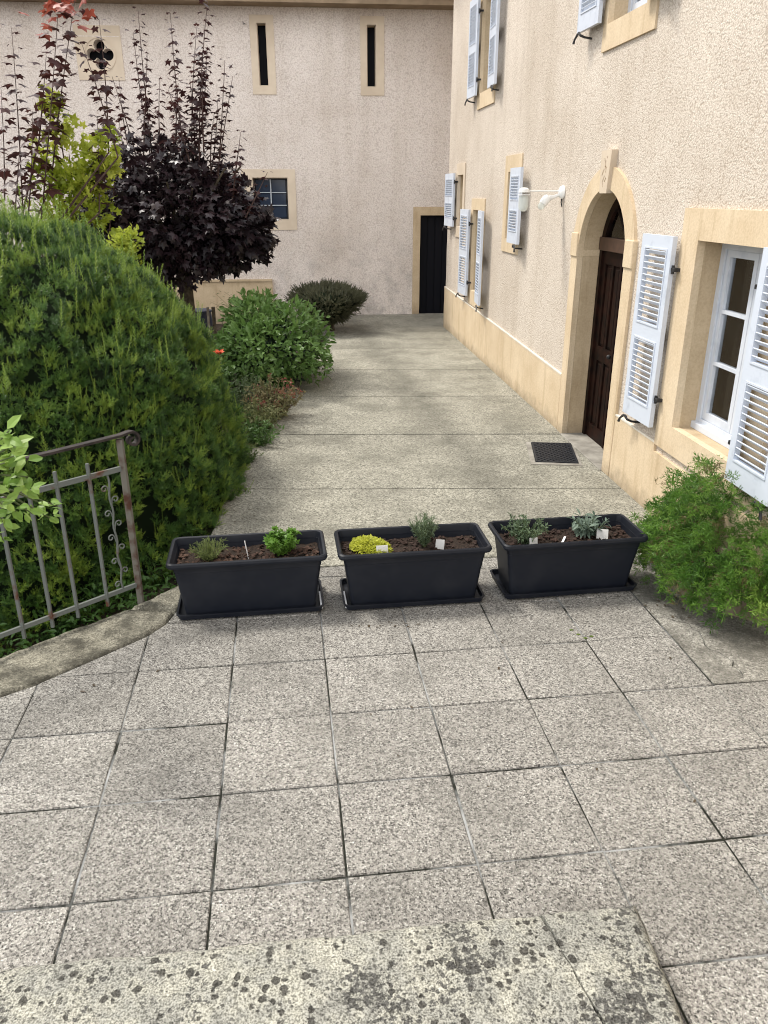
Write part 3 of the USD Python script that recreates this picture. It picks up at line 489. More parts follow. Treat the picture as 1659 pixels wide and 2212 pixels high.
# arched doorway: stone surround, impost blocks, keystone, recessed double door and fanlight
ds = obj('door_surround', ext_wall(door_band, -.006, FACE+.03), 'tan_render', house)
rev_in = arch_shape(arch_r, arch_r, -.0); t_ = arch_shape(arch_r-.014, arch_r-.014, -.0)
obj('reveal', ext_wall(rev_in.difference(t_), FACE+.032, .235), 'tan_reveal_shade', ds)
for x0, x1 in ((arch_cx-arch_r-.17, arch_cx-arch_r+.016), (arch_cx+arch_r-.016, arch_cx+arch_r+.17)):
    obj('impost_block', [bevel_box(x0, x1, -.02, .225, 1.80, 2.02, .006)], 'tan_render', ds)
key = ext_wall(Polygon([(.555, 2.375), (.72, 2.375), (.765, 2.72), (.52, 2.72)]), -.035, .12)
cuts_ = []
for (u, v, du, dv) in ((-.30, .84, .14, -.16), (.05, .78, .03, -.13), (.36, .86, .02, .02), (-.1, .64, .1, -.02), (-.22, .56, -.18, -.16), (.02, .60, .2, .0), (.26, .58, .0, -.1), (-.02, .37, -.14, -.14), (.1, .22, .13, .1), (-.4, .2, .1, -.1)):
    a = np.array([.64+u*.09, 2.40 + v*.30]); b = a + np.array([du*.22, dv*.30*1.0]); c_ = (a+b)/2; d_ = b-a; L = max(np.linalg.norm(d_), .012)
    q = bx(-L/2-.005, L/2+.005, -.05, -.022, -.007, .007); rot(q, -math.degrees(math.atan2(d_[1], d_[0])), (0, 1, 0)); cuts_.append(T(q, (c_[0], 0, c_[1])))
try: key = trimesh.boolean.difference([key] + cuts_, engine='manifold')
except Exception: pass
obj('keystone', key, 'pale_tan', ds, label='keystone with worn carved signs')
door = obj('door', [ext_wall(arch_shape(arch_r-.016, arch_r-.016, 0.0).difference(unary_union([sbox(.10, 0.0, 1.15, 1.86), arch_shape(arch_r-.10, arch_r-.10, 1.98)])), .215, .285)], 'door_wood', house)
obj('transom', bevel_box(.05, 1.20, .195, .29, 1.865, 1.985, .006), 'transom_wood', door)
fan = arch_shape(arch_r-.105, arch_r-.105, 1.99); fb = fan.bounds
obj('fanlight_pane', ext_wall(fan, .245, .249), 'pane_glass', door)
for k in (-1, 0, 1):
    obj('fanlight_bar', bar((arch_cx+k*.02, .247, 1.99), (arch_cx+k*.30, .247, 2.36 if k == 0 else 2.25), .02, .03), 'door_wood', door)
lp = R_(-.105, -.62, .015, 1.86)
leaf_ = obj('door_leaf', [ext_wall(lp.difference(unary_union([sbox(.19, .16, .34, .82), sbox(.39, .16, .54, .82), sbox(.19, .96, .34, 1.74), sbox(.39, .96, .54, 1.74)])), .235, .275)], 'door_wood', door)
for (a, b, c, d) in ((.19, .16, .34, .82), (.39, .16, .54, .82), (.19, .96, .34, 1.74), (.39, .96, .54, 1.74)):
    obj('door_panel', [bevel_box(a+.004, b and c-.004, .252, .268, b+.004, d-.004, .004), bevel_box(a+.03, c-.03, .243, .255, b+.03, d-.03, .006)], 'door_wood', leaf_)
obj('astragal', bevel_box(.605, .640, .215, .28, .02, 1.855, .006), 'door_wood', leaf_)
obj('door_knob', T(trimesh.creation.icosphere(2, .022), (.575, .205, .92)), 'black_iron', leaf_, smooth=True)
ol = bevel_box(0, .50, 0, .04, .015, 1.86, .004); rot(ol, 82, (0, 0, 1)); obj('open_door_leaf', T(ol, (1.14, .285, 0)), 'door_wood', door)
obj('threshold', bevel_box(.03, 1.22, -.02, .30, -.06, .012, .006), 'threshold_stone', house)
obj('hall_mat', bevel_box(.45, 1.15, .33, .80, -.008, .006, .004), 'rubber', house)
# pale filler lines where cracks in the roughcast were closed
def filler_line(pts, w):
    pts = np.array(pts, float); g = LineString([(-s, z) for s, z in pts]).buffer(w, cap_style=2)
    obj('crack_filler', ext_wall(g, FACE-.0012, FACE+.004), 'house_filler', house)
roughcast('house_filler', (.58, .50, .415), (.69, .61, .52), (.76, .695, .605), 66.0, .006)
frng = np.random.default_rng(12)
def wob(a, b, n=9, amp=.02): 
    a, b = np.array(a), np.array(b); t = np.linspace(0, 1, n)[:, None]; return a + (b-a)*t + np.c_[frng.normal(0, amp, n), np.zeros(n)]
filler_line(wob((.33, 3.62), (.30, 2.92), amp=.008), .012); filler_line(wob((-2.05, 3.4), (-2.25, 3.05), 6), .010); filler_line(wob((-2.25, 3.05), (-1.95, 2.62), 7), .011)

# ------------------------------------------------------------------ lamp on the house wall
def WF(s, o, z): return tuple(P0 + s*WD + o*WN + np.array([0, 0, z]))
lamp = thing('wall_lamp', 'white outdoor wall lamp with two arms on the roughcast left of the archway', 'wall lamp', WF(.64, FACE-.004, 2.385), math.degrees(math.atan2(-WD[1], -WD[0])))
base = lathe([(0, -.045), (.03, -.044), (.055, -.03), (.066, -.008), (.066, 0), (0, 0)], 28); rot(base, -90, (1, 0, 0)); obj('wall_plate', base, 'lamp_white', lamp, smooth=40)
obj('arm', tube([(0, -.03, .012), (0, -.20, .012), (0, -.37, .010)], .008, 10), 'lamp_white', lamp, smooth=40)
h1 = lathe([(0, .045), (.03, .042), (.05, .028), (.056, .0), (.05, -.004), (0, -.004)], 28); obj('lamp_cap', T(h1, (0, -.41, .0)), 'lamp_white', lamp, smooth=40)
obj('lamp_disc', T(lathe([(0, .006), (.062, .004), (.062, -.004), (0, -.006)], 28), (0, -.41, -.025)), 'lamp_white', lamp, smooth=40)
obj('lamp_globe', T(lathe([(.045, 0), (.05, -.03), (.05, -.10), (.042, -.135), (.02, -.15), (0, -.152)], 28), (0, -.41, -.034)), 'lamp_glass', lamp, smooth=True)
arm2 = [(0, -.03, -.02), (.0, -.09, -.045), (.0, -.135, -.055)]
obj('arm', tube(arm2, [.014, .018, .03], 12), 'lamp_white', lamp, smooth=40)
sp = lathe([(0, .0), (.03, -.002), (.044, -.03), (.044, -.09), (.036, -.10), (0, -.10)], 28); rot(sp, -35, (1, 0, 0)); obj('lamp_cap', T(sp, (0, -.15, -.035)), 'lamp_white', lamp, smooth=40)
sg = lathe([(.036, 0), (.036, -.03), (.02, -.05), (0, -.052)], 24); rot(sg, -35, (1, 0, 0)); obj('lamp_globe', T(sg, (0, -.21, -.118)), 'lamp_glass', lamp, smooth=True)
obj('cable', tube([(0, -.01, -.06), (.01, -.015, -.10), (.012, -.004, -.14)], .006, 6), 'black_iron', lamp)

# ------------------------------------------------------------------ the building across the end of the path (local x along its wall, y into it)
back = thing('rear_building', 'pinkish roughcast building with slit windows across the end of the path', 'building', (.74, 17.07, 0), 5.0)
def B(u0, u1, z0, z1): return sbox(min(u0, u1), z0, max(u0, u1), z1)
def quatre(r=.098, d=.145): return unary_union([Point(d*math.cos(a), d*math.sin(a)).buffer(r, 16) for a in (0, np.pi/2, np.pi, 3*np.pi/2)] + [sbox(-d, -.055, d, .055), sbox(-.055, -d, .055, d)])
Q = affinity.translate(quatre(), -5.975, 4.735)
S1, S2, BW, BD = B(-3.10, -2.93, 4.26, 5.28), B(-1.065, -.895, 4.26, 5.28), B(-3.34, -2.65, 1.88, 2.66), B(0.0, .95, -.2, 1.96)
holes2 = unary_union([Q, S1, S2, BW, BD])
obj('wall', ext_wall(B(-16, 3.2, -.6, 5.62).difference(holes2), 0, .45), 'back_roughcast', back)
obj('side_walls', [bx(-16, -15.6, .45, 6, -.6, 5.62), bx(2.8, 3.2, .45, 6, -.6, 5.62), bx(-16, 3.2, 6, 6.4, -.6, 5.62), bx(-15.5, 2.7, .46, 5.9, 3.1, 3.2), bx(-15.5, 2.7, .46, 5.9, -.6, -.3)], 'dark_room', back)
rf = ext_wall(Polygon([(-.42, 5.64), (6.8, 5.64), (3.2, 7.9)]), -16.4, 3.6); rf.vertices = rf.vertices[:, [1, 0, 2]]; rf.faces = rf.faces[:, ::-1]; obj('roof', rf, 'roof_tile', back)
obj('eave_board', bx(-16.4, 3.6, -.40, -.002, 5.54, 5.637), 'eave_board', back)
for S, o in ((S1, B(-3.23, -2.79, 4.11, 5.41)), (S2, B(-1.19, -.74, 4.11, 5.42))):
    p = obj('slit_surround', ext_wall(o.difference(S), -.012, .03), 'pale_tan', back)
    x0, z0, x1, z1 = S.bounds
    obj('reveal', [bx(x0-.001, x0+.01, .031, .44, z0, z1), bx(x1-.01, x1+.001, .031, .44, z0, z1), bx(x0+.01, x1-.01, .031, .44, z0-.001, z0+.01), bx(x0+.01, x1-.01, .031, .44, z1-.01, z1+.001)], 'pale_tan', p)
    obj('slit_window', bx(x0+.01, x1-.01, .20, .21, z0+.01, z1-.01), 'dark_door', back)
qs = obj('quatrefoil_surround', ext_wall(B(-6.40, -5.575, 4.32, 5.20).difference(Q), -.012, .03), 'pale_tan', back)
ring = Point(-5.975, 4.735).buffer(.285, 24).difference(Point(-5.975, 4.735).buffer(.262, 24)); obj('ring_moulding', ext_wall(ring, -.022, -.010), 'pale_tan', qs)
for z in (5.02,): obj('stone_joint', bx(-6.38, -5.6, -.0135, -.008, z, z+.012), 'back_roughcast', qs)
obj('quatrefoil_window', bx(-6.25, -5.7, .22, .23, 4.45, 5.02), 'dark_door', back)
ws = obj('window_surround', ext_wall(B(-3.55, -2.50, 1.69, 2.81).difference(BW), -.012, .03), 'pale_tan', back)
x0, z0, x1, z1 = BW.bounds
obj('reveal', [bx(x0-.001, x0+.012, .031, .16, z0, z1), bx(x1-.012, x1+.001, .031, .16, z0, z1), bx(x0+.012, x1-.012, .031, .16, z0-.001, z0+.012), bx(x0+.012, x1-.012, .031, .16, z1-.012, z1+.001)], 'pale_tan', ws)
bw = obj('window', [bx(x0+.012, x0+.04, .11, .15, z0, z1), bx(x1-.04, x1-.012, .11, .15, z0, z1), bx(x0+.04, x1-.04, .11, .15, z0, z0+.03), bx(x0+.04, x1-.04, .11, .15, z1-.03, z1)], 'black_iron', back)
plain('blue_pane', (.020, .028, .045), .12, .5)
for c in range(2):
    for r in range(3):
        a, b = x0+.04+(x1-x0-.08)*c/2, x0+.04+(x1-x0-.08)*(c+1)/2; lo, hi = z0+.03+(z1-z0-.06)*r/3, z0+.03+(z1-z0-.06)*(r+1)/3
        obj('pane', bx(a+.011, b-.011, .135, .14, lo+.008, hi-.008), 'blue_pane', bw)
obj('muntin', bx((x0+x1)/2-.011, (x0+x1)/2+.011, .112, .142, z0+.03, z1-.03), 'far_metal', bw)
for r in (1, 2): obj('muntin', bx(x0+.04, x1-.04, .116, .140, z0+.03+(z1-z0-.06)*r/3-.008, z0+.03+(z1-z0-.06)*r/3+.008), 'far_metal', bw)
obj('door_surround', ext_wall(B(-.15, 1.10, -.2, 2.12).difference(BD), -.016, .03), 'tan_reveal_shade', back)
bd = obj('door', bx(.0, .95, .10, .14, -.15, 1.96), 'dark_door', back)
for k in range(6): obj('door_board', bevel_box(.012+k*.155, .155+k*.155, .085, .103, -.1, 1.95, .003), 'dark_door', bd)
obj('plinth', [bx(-16, -3.05, -.05, .02, -.6, .70), bx(-16, -3.05, -.07, .018, .70, .74)], 'tan_reveal_shade', back)
obj('wall_hook', tube([(-3.31, .0, 5.26), (-3.31, -.06, 5.26), (-3.33, -.07, 5.24), (-3.34, -.06, 5.29)], .007, 6), 'black_iron', back)

# ------------------------------------------------------------------ doormat
mat = thing('doormat', 'black rubber lattice doormat in front of the archway', 'doormat', (1.675, 7.41, .001), -5.9+0.0)
mw, ml = .40, .63
obj('mat_rim', ext_up(sbox(-mw/2, -ml/2, mw/2, ml/2).difference(sbox(-mw/2+.018, -ml/2+.018, mw/2-.018, ml/2-.018)), 0, .012), 'rubber', mat)
mat_in = sbox(-mw/2+.018, -ml/2+.018, mw/2-.018, ml/2-.018); bars = []
for k in range(-12, 13):
    for sg in (1, -1):
        l = LineString([(k*.055-.5, -.5*sg), (k*.055+.5, .5*sg)]).intersection(mat_in)
        if l.length > .03: bars.append(l.buffer(.0075, cap_style=2))
obj('lattice', ext_up(unary_union(bars).intersection(mat_in), 0, .010), 'rubber', mat)
obj('backing', ext_up(mat_in, .0, .003), 'black_iron', mat)
obj('kerb_frame', ext_up(sbox(-mw/2-.045, -ml/2-.05, mw/2+.03, ml/2+.03).difference(sbox(-mw/2-.004, -ml/2-.004, mw/2+.004, ml/2+.004)), -.003, .0035), 'threshold_stone', path) if False else None
fr_ = ext_up(sbox(-mw/2-.05, -ml/2-.06, mw/2+.03, ml/2+.03).difference(sbox(-mw/2-.004, -ml/2-.004, mw/2+.004, ml/2+.004)), -.003, .005); rot(fr_, -5.9+0.0, (0, 0, 1)); obj('mat_frame', T(fr_, (1.675, 7.41, 0)), 'threshold_stone', path)

# ------------------------------------------------------------------ the three planter boxes
def rrect(w, d, r): return sbox(-w/2+r, -d/2+r, w/2-r, d/2-r).buffer(r, 4)
def loft(levels):
    """closed skin through rounded rectangles (w, d, r, z) of equal vertex count"""
    rings = [np.c_[np.array(rrect(w, d, r).exterior.coords)[:-1], np.full(len(rrect(w, d, r).exterior.coords)-1, z)] for w, d, r, z in levels]; n = len(rings[0]); V = np.vstack(rings); F = []
    for k in range(len(rings)-1):
        for i in range(n):
            a, b = k*n+i, k*n+(i+1) % n; F += [(a, b, b+n), (a, b+n, a+n)]
    c0, c1 = len(V), len(V)+1; V = np.vstack([V, rings[0].mean(0), rings[-1].mean(0)]); e = (len(rings)-1)*n
    for i in range(n): F += [(c0, (i+1) % n, i), (c1, e+i, e+(i+1) % n)]
    m = trimesh.Trimesh(V, F, process=False); trimesh.repair.fix_normals(m); return m
boxes = [(-.825, 4.345, 8.0, 'leftmost dark planter box, beside the railing, with feathery and bright green herbs'),
         (.17, 4.465, 7.6, 'middle dark planter box, with a lime yellow plant and an upright grey-green herb'),
         (1.165, 4.61, 8.6, 'rightmost dark planter box, next to the trailing fern, with silvery herbs')]
L_, D_, H_ = .94, .415, .392
SOIL = H_ - .075
crng = np.random.default_rng(21)
def planter(k):
    x, y, a, lab = boxes[k]
    p = thing('planter_box', lab, 'planter', (x, y, .0), a, group='dark planter boxes in a row')
    tray = loft([(.80, .30, .03, .001), (.86, .355, .03, .012), (.875, .37, .035, .036), (.885, .38, .035, .042), (.885, .38, .035, .047), (.862, .357, .03, .047), (.85, .345, .03, .018), (.80, .30, .03, .012)])
    obj('saucer', tray, 'planter_plastic', p, smooth=30)
    bl, bd_ = .78, .265
    prof = [(bl, bd_, .03, .014), (bl+.006, bd_+.006, .03, .02), (L_-.085, D_-.085, .03, H_-.085), (L_-.075, D_-.075, .03, H_-.08), (L_-.07, D_-.07, .03, H_-.042), (L_-.04, D_-.04, .035, H_-.038), (L_-.012, D_-.012, .038, H_-.034), (L_, D_, .04, H_-.02), (L_-.006, D_-.006, .04, H_-.006), (L_-.022, D_-.022, .038, H_), (L_-.046, D_-.046, .035, H_-.004), (L_-.058, D_-.058, .03, H_-.02), (L_-.075, D_-.075, .03, H_-.06), (L_-.10, D_-.10, .03, H_-.16)]
    obj('box_body', loft(prof), 'planter_plastic', p, smooth=30)
    # soil and bark
    gx_ = np.linspace(-(L_-.086)/2, (L_-.086)/2, 60); gy_ = np.linspace(-(D_-.086)/2, (D_-.086)/2, 26); X, Y = np.meshgrid(gx_, gy_, indexing='ij')
    Z = SOIL + .03*(meshkit.fbm(np.stack([X*18+k*9, Y*18, 0*X], -1), 4)-.5); ii = np.arange(X.size).reshape(X.shape); f = np.stack([ii[:-1, :-1], ii[1:, :-1], ii[1:, 1:], ii[:-1, 1:]], -1).reshape(-1, 4)
    obj('soil', (np.stack([X, Y, Z], -1).reshape(-1, 3), f), 'potting_soil', p, smooth=True)
    n = 260; P = np.c_[crng.uniform(-.42, .42, n), crng.uniform(-.15, .15, n), SOIL+.006+.008*crng.random(n)]
    chip = bevel_box(-.5, .5, -.32, .32, -.12, .12, .1)
    obj('bark_mulch', scatter(np.array(chip.vertices), np.array(chip.faces), P, rdir(n, crng)*[1, 1, .4], rdir(n, crng)*.45+[0, 0, 1], crng.uniform(.012, .034, n)), 'bark', p, kind='stuff')
    return p
def in_box(k, lx, ly, lz):
    x, y, a, _ = boxes[k]; a = math.radians(a); return (x + lx*math.cos(a) - ly*math.sin(a), y + lx*math.sin(a) + ly*math.cos(a), lz)
for k in range(3): planter(k)
for k, (lx, lab) in ((0, (.425, None)), (1, (-.425, None))):   # white price stickers inside the saucers
    s_ = bevel_box(-.006, .006, -.10, .10, 0, .016, .002); 
    side = 'right' if lx > 0 else 'left'
    t_ = thing('sticker_strip', f'white sticker strip in the saucer at the {side} end of the ' + ('leftmost planter box' if k == 0 else 'middle planter box'), 'sticker', in_box(k, lx, -.07, .022), boxes[k][2])
    obj('strip', s_, 'white_plastic', t_)
# herbs
def herb(name, label, cat, k, lx, ly, build):
    t = thing(name, label, cat, in_box(k, lx, ly, SOIL), crng.uniform(0, 360), group='herbs in the planter boxes'); build(t)
def stems(n, h, spread, r, seed, curve=.3):
    g = np.random.default_rng(seed); out = []
    for i in range(n):
        a, sp = g.uniform(0, 2*np.pi), spread*math.sqrt(g.random()); hh = h*g.uniform(.65, 1.05)*(1-.3*sp/spread); d = np.array([math.cos(a), math.sin(a), 0]); t = np.linspace(0, 1, 7)[:, None]
        out.append(d*sp*(.15 + .85*t**(1+curve)) + np.c_[np.zeros((7, 2)), hh*t[:, 0]] + g.normal(0, .004, (7, 3))*t)
    return out
def along(st, per, g, t0=.1):
    P, D = [], []
    for s in st:
        t = g.uniform(t0, 1, per)*(len(s)-1); i = np.minimum(t.astype(int), len(s)-2); f = (t-i)[:, None]
        P.append(s[i]*(1-f)+s[i+1]*f); D.append(unit(s[i+1]-s[i]))
    return np.vstack(P), np.vstack(D)
def bushy(n, h, spread, per, size, mat, seed, up=.5, template=LEAF, wide=1.0, stem_mat='green_stem', droop=0.0):
    def build(t):
        g = np.random.default_rng(seed); st = stems(n, h, spread, .002, seed); obj('stems', [tube(s, np.linspace(.0022, .001, len(s)), 4) for s in st], stem_mat, t)
        P, D = along(st, per, g); out = rdir(len(P), g); out[:, 2] -= droop; X = unit(out + up*D); S = size*g.uniform(.6, 1.25, len(P))
        obj('leaves', scatter(template[0], template[1], P, X, rdir(len(P), g)*.5+[0, 0, 1], np.c_[S, S*wide, S]), mat, t, kind='stuff')
    return build
herb('feathery_herb', 'pale yellow-green feathery herb in the leftmost planter box', 'herb', 0, -.235, -.02, bushy(46, .15, .11, 26, .026, 'thyme_leaf', 31, up=1.2, wide=.35, droop=.0))
herb('parsley_plant', 'bright green leafy herb at the right end of the leftmost planter box', 'herb', 0, .20, .03, bushy(40, .18, .12, 16, .030, 'parsley_leaf', 32, up=.3, wide=1.3, template=MAPLE))
def sedum(t):
    g = np.random.default_rng(33); n = 2600; a = g.uniform(0, 2*np.pi, n); r = .125*np.sqrt(g.random(n)); z = .07*np.sqrt(np.clip(1-(r/.13)**2, 0, 1)); P = np.c_[r*np.cos(a)*1.15, r*np.sin(a)*.85, z*g.uniform(.75, 1.05, n) + .012*(meshkit.noise(np.c_[r*np.cos(a), r*np.sin(a), 0*r]*45)-.4)]
    obj('leaves', scatter(LEAF[0], LEAF[1], P, rdir(n, g)+np.c_[np.cos(a), np.sin(a), .6+0*a], rdir(n, g)*.6+[0, 0, 1], g.uniform(.012, .024, n)), 'sedum_leaf', t, kind='stuff')
herb('lime_herb', 'low lime yellow cushion plant in the middle planter box', 'herb', 1, -.255, 0, sedum)
herb('rosemary_plant', 'upright grey-green herb in the middle of the middle planter box', 'herb', 1, .085, .03, bushy(48, .25, .10, 34, .026, 'rosemary_leaf', 34, up=.9, wide=.4))
herb('trailing_herb', 'grey-green spreading herb at the left end of the rightmost planter box', 'herb', 2, -.28, -.01, bushy(44, .20, .15, 22, .030, 'rosemary_leaf', 35, up=.4, wide=.7))
herb('sage_plant', 'silvery blue broad-leaved herb at the right end of the rightmost planter box', 'herb', 2, .16, .03, bushy(22, .15, .12, 13, .058, 'sage_leaf', 36, up=.35, wide=.8))
# plant tags
def plant_tag(k, lx, ly, w, h, yaw, tilt, lab, mat_='tag_plastic'):
    t = thing('plant_tag', lab, 'plant tag', in_box(k, lx, ly, SOIL-.01), boxes[k][2]+yaw, group='plant tags in the planter boxes')
    m = cat_([bevel_box(-w/2, w/2, -.0012, .0012, .025, .025+h, .001), bevel_box(-.007, .007, -.001, .001, -.03, .026, .0008)]); rot(m, tilt, (1, 0, 0)); obj('label', m, mat_, t)
plant_tag(0, .0, -.01, .016, .10, 80, -8, 'thin white tag standing edge-on in the middle of the leftmost planter box', 'white_plastic')
plant_tag(1, -.195, -.125, .072, .07, 4, -18, 'square whitish tag in front of the lime yellow plant')
plant_tag(1, .165, -.06, .055, .06, -24, -20, 'tilted whitish tag right of the upright herb in the middle planter box')
plant_tag(2, -.25, -.115, .055, .06, 6, -14, 'whitish tag in front of the spreading herb at the left of the rightmost planter box')
plant_tag(2, .22, -.06, .072, .062, -18, -26, 'whitish tag in front of the silvery herb in the rightmost planter box')
tg = thing('plant_tag', 'white stick lying on the bark in the middle of the rightmost planter box', 'plant tag', in_box(2, -.03, -.04, SOIL+.02), boxes[2][2]+62, group='plant tags in the planter boxes')
stk = bevel_box(-.075, .075, -.007, .007, -.002, .002, .001); rot(stk, 8, (0, 1, 0)); obj('label', stk, 'white_plastic', tg)

# ------------------------------------------------------------------ railing on the left rim
rd = unit(np.array([-2.12, 3.73, 0]) - np.array([-1.51, 4.38, 0])); rp = np.array([-1.525, 4.365, 0.0])
def RP(u, z, o=0.0): return rp + rd*u + np.array([rd[1], -rd[0], 0])*o + np.array([0, 0, z])
rail = thing('railing', 'old wrought-iron railing with flaking grey-green paint at the left rim of the terrace', 'railing')
obj('post', bar(RP(0, -.02), RP(0, 1.06), .034, .034), 'rust_iron', rail)
pts = [RP(1.6, 1.07), RP(.8, 1.075), RP(.4, 1.075), RP(0, 1.082), RP(-.06, 1.09)]
for k in range(15):
    a = math.pi/2 - k*.46; r = .048*(1-k/19); pts.append(RP(-.075 - r*math.cos(a)*1.0, 1.042 + r*math.sin(a)))
def flat_bar(pts, w, h, upv=(0, 0, 1)):
    """flat handrail iron along a curve in the railing's plane"""
    pts = np.array(pts); side = np.array([rd[1], -rd[0], 0]); tg_ = unit(np.gradient(pts, axis=0)); nn = np.cross(side, tg_); V = []
    for p, n_ in zip(pts, nn): V += [p + side*w/2 + n_*h/2, p - side*w/2 + n_*h/2, p - side*w/2 - n_*h/2, p + side*w/2 - n_*h/2]
    F = []
    for k in range(len(pts)-1):
        for i in range(4): a, b = k*4+i, k*4+(i+1) % 4; F += [(a, b, b+4), (a, b+4, a+4)]
    F += [(0, 2, 1), (0, 3, 2), (len(V)-4, len(V)-3, len(V)-2), (len(V)-4, len(V)-2, len(V)-1)]
    m = trimesh.Trimesh(np.array(V), np.array(F), process=False); trimesh.repair.fix_normals(m); return m
obj('handrail', flat_bar(pts, .042, .014), 'rail_iron', rail)
obj('rail', flat_bar([RP(u, .885) for u in np.linspace(.017, 1.6, 6)], .016, .030), 'old_iron', rail)
obj('rail', flat_bar([RP(u, .125) for u in np.linspace(.017, 1.6, 6)], .016, .026), 'old_iron', rail)
for u, z1 in ((.215, .965), (.405, .965), (.56, .90), (.725, .90), (.92, .965), (1.12, .90), (1.32, .965)):
    obj('bar', bar(RP(u, .055), RP(u, z1), .018, .018), 'old_iron', rail)
sc = obj('scroll_bar', tube([RP(.105 + .006*math.sin(k*1.05), .135 + .735*k/24) for k in range(25)], .006, 6), 'old_iron', rail)
for k in range(9):
    z = .80 - k*.077; sgn = 1 if k % 2 else -1; c = []
    for j in range(14):
        a = j*.5; r = .022*(1-j/20); c.append(RP(.105 - sgn*(.030 + (-r*math.cos(a))*1.0), z - .012 + r*math.sin(a)))
    obj('curl', tube([RP(.105, z-.05)] + c, .0042, 5), 'old_iron', sc)

# ------------------------------------------------------------------ plants
def sprig(length, n, nl, nw, seed, r=.0016, lean=.75):
    """a yew shoot along +z with spirally set needles"""
    g = np.random.default_rng(seed); st = tube([(0, 0, 0), (0, 0, length)], [r, r*.5], 3, False); k = np.arange(n); a = k*2.4; t = (k+.5)/n
    d = np.c_[np.cos(a), np.sin(a), lean+.5*t]; P = np.c_[np.zeros((n, 2)), length*t]
    q = (np.array([(0, -.5, 0), (.55, -.5, .0), (1, 0, 0), (.55, .5, 0), (0, .5, 0)]), np.array([(0, 1, 2), (0, 2, 3), (0, 3, 4)]))
    nd = scatter(q[0], q[1], P, d + g.normal(0, .12, (n, 3)), np.cross(d, np.c_[-np.sin(a), np.cos(a), 0*a]), np.c_[np.full(n, nl), np.full(n, nw), np.full(n, nl)]*(1.1-.45*t[:, None]))
    return cat_([st, nd])
def tuft(seed, k=5, L=.075, nl=.019, nw=.0048, spread=.75, n=16):
    """a little bunch of short shoots, the middle one longest"""
    g = np.random.default_rng(seed); ms = []
    for i in range(k):
        m = sprig(L*(1.15 if i == 0 else g.uniform(.6, .95)), n, nl, nw, seed*10+i, lean=.38); a = i*2.4+g.uniform(0, 1)
        if i: rot(m, math.degrees(spread)*g.uniform(.7, 1.2), (math.cos(a), math.sin(a), 0)); T(m, (0, 0, .02*g.random()))
        ms.append(m)
    return cat_(ms)
yew = thing('yew_bush', 'big rounded dark green yew bush left of the path behind the railing', 'bush', (-3.15, 6.35, -.4))
g = np.random.default_rng(41)
YA, YB, YC, YE = 1.96, 2.15, 2.62, 2.25
def yew_point(dirs):
    q = (np.abs(dirs[:, 0])/YA)**YE + (np.abs(dirs[:, 1])/YB)**YE + (np.abs(dirs[:, 2])/YC)**YE; return dirs*(q**(-1/YE))[:, None]
n = 44000; dirs = rdir(n, g); dirs[:, 2] = np.abs(dirs[:, 2])*1.0 - .03; pts = yew_point(unit(dirs))
area = np.linalg.norm(pts, axis=1)**2; keep = g.random(n) < area/area.max(); pts = pts[keep]
front = ((pts[:, 1] < 1.0) | (pts[:, 2] > 1.3)) & (pts[:, 0] > -1.7); pts = pts[front | (g.random(len(pts)) < .15)]
e = 1e-3; grad = np.stack([np.sign(pts[:, i])*np.abs(pts[:, i]/s)**(YE-1)/s for i, s in enumerate((YA, YB, YC))], 1); nrm = unit(grad)
lump = meshkit.fbm(pts*np.array([5.0, 5.0, 3.2]), 3, 3)-.5; broad = meshkit.fbm(pts*1.5, 2, 8)-.5
depth = -.05 + .36*lump + .12*broad - .10*g.random(len(pts))**2
P = pts + nrm*depth[:, None]; ok = (lump > -.17); P, nrm, lump = P[ok], nrm[ok], lump[ok]
Z = unit(nrm*.55 + np.array([0, 0, .85]) + g.normal(0, .28, P.shape)); cl_ = meshkit.noise(P*9.0, 21) + g.normal(0, .10, len(P)); kind_ = np.where(cl_ > .66, 3, np.where(cl_ > .48, 2, np.where(cl_ > .32, 1, 0)))
sel = P[:, 2] > -.05; P, Z, kind_, lump = P[sel], Z[sel], kind_[sel], lump[sel]
protos = [(tuft(1), 'yew_old'), (tuft(2, 6), 'yew_leaf'), (tuft(3, 5, .085), 'yew_mid'), (tuft(4, 4, .09, spread=.55), 'yew_shoot')]
idx = kind_
instancer(yew+'/foliage', protos, idx, P, rdir(len(P), g), Z, g.uniform(.42, .82, len(P)) + .55*g.random(len(P))**4)
# tall light new shoots
m_ = 1100; fr_y = np.flatnonzero((P[:, 1] < .8) & (P[:, 0] > -1.7)); pick = g.choice(fr_y, m_*2, replace=False); pick = pick[(meshkit.noise(P[pick]*1.6, 5) > .38)][:m_]
instancer(yew+'/new_shoots', [(sprig(.18, 46, .022, .005, 6, lean=.5), 'yew_shoot'), (sprig(.22, 52, .021, .005, 7, lean=.55), 'yew_shoot')], (g.random(len(pick)) < .35).astype(int), P[pick], rdir(len(pick), g), unit(np.array([0, 0, 1.0]) + g.normal(0, .16, (len(pick), 3))), g.uniform(.5, 1.05, len(pick))*(.75 + .6*np.clip(P[pick][:, 2]/2.5, 0, 1)))
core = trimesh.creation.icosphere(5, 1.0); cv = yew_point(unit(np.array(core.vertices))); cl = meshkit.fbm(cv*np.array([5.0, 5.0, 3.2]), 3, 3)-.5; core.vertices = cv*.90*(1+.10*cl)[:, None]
core.vertices[:, 2] = np.maximum(core.vertices[:, 2], -.1); obj('inner_branches', core, 'yew_core', yew, smooth=True)  # added solid dark core: blocks see-through, its colour stands for the inner shade

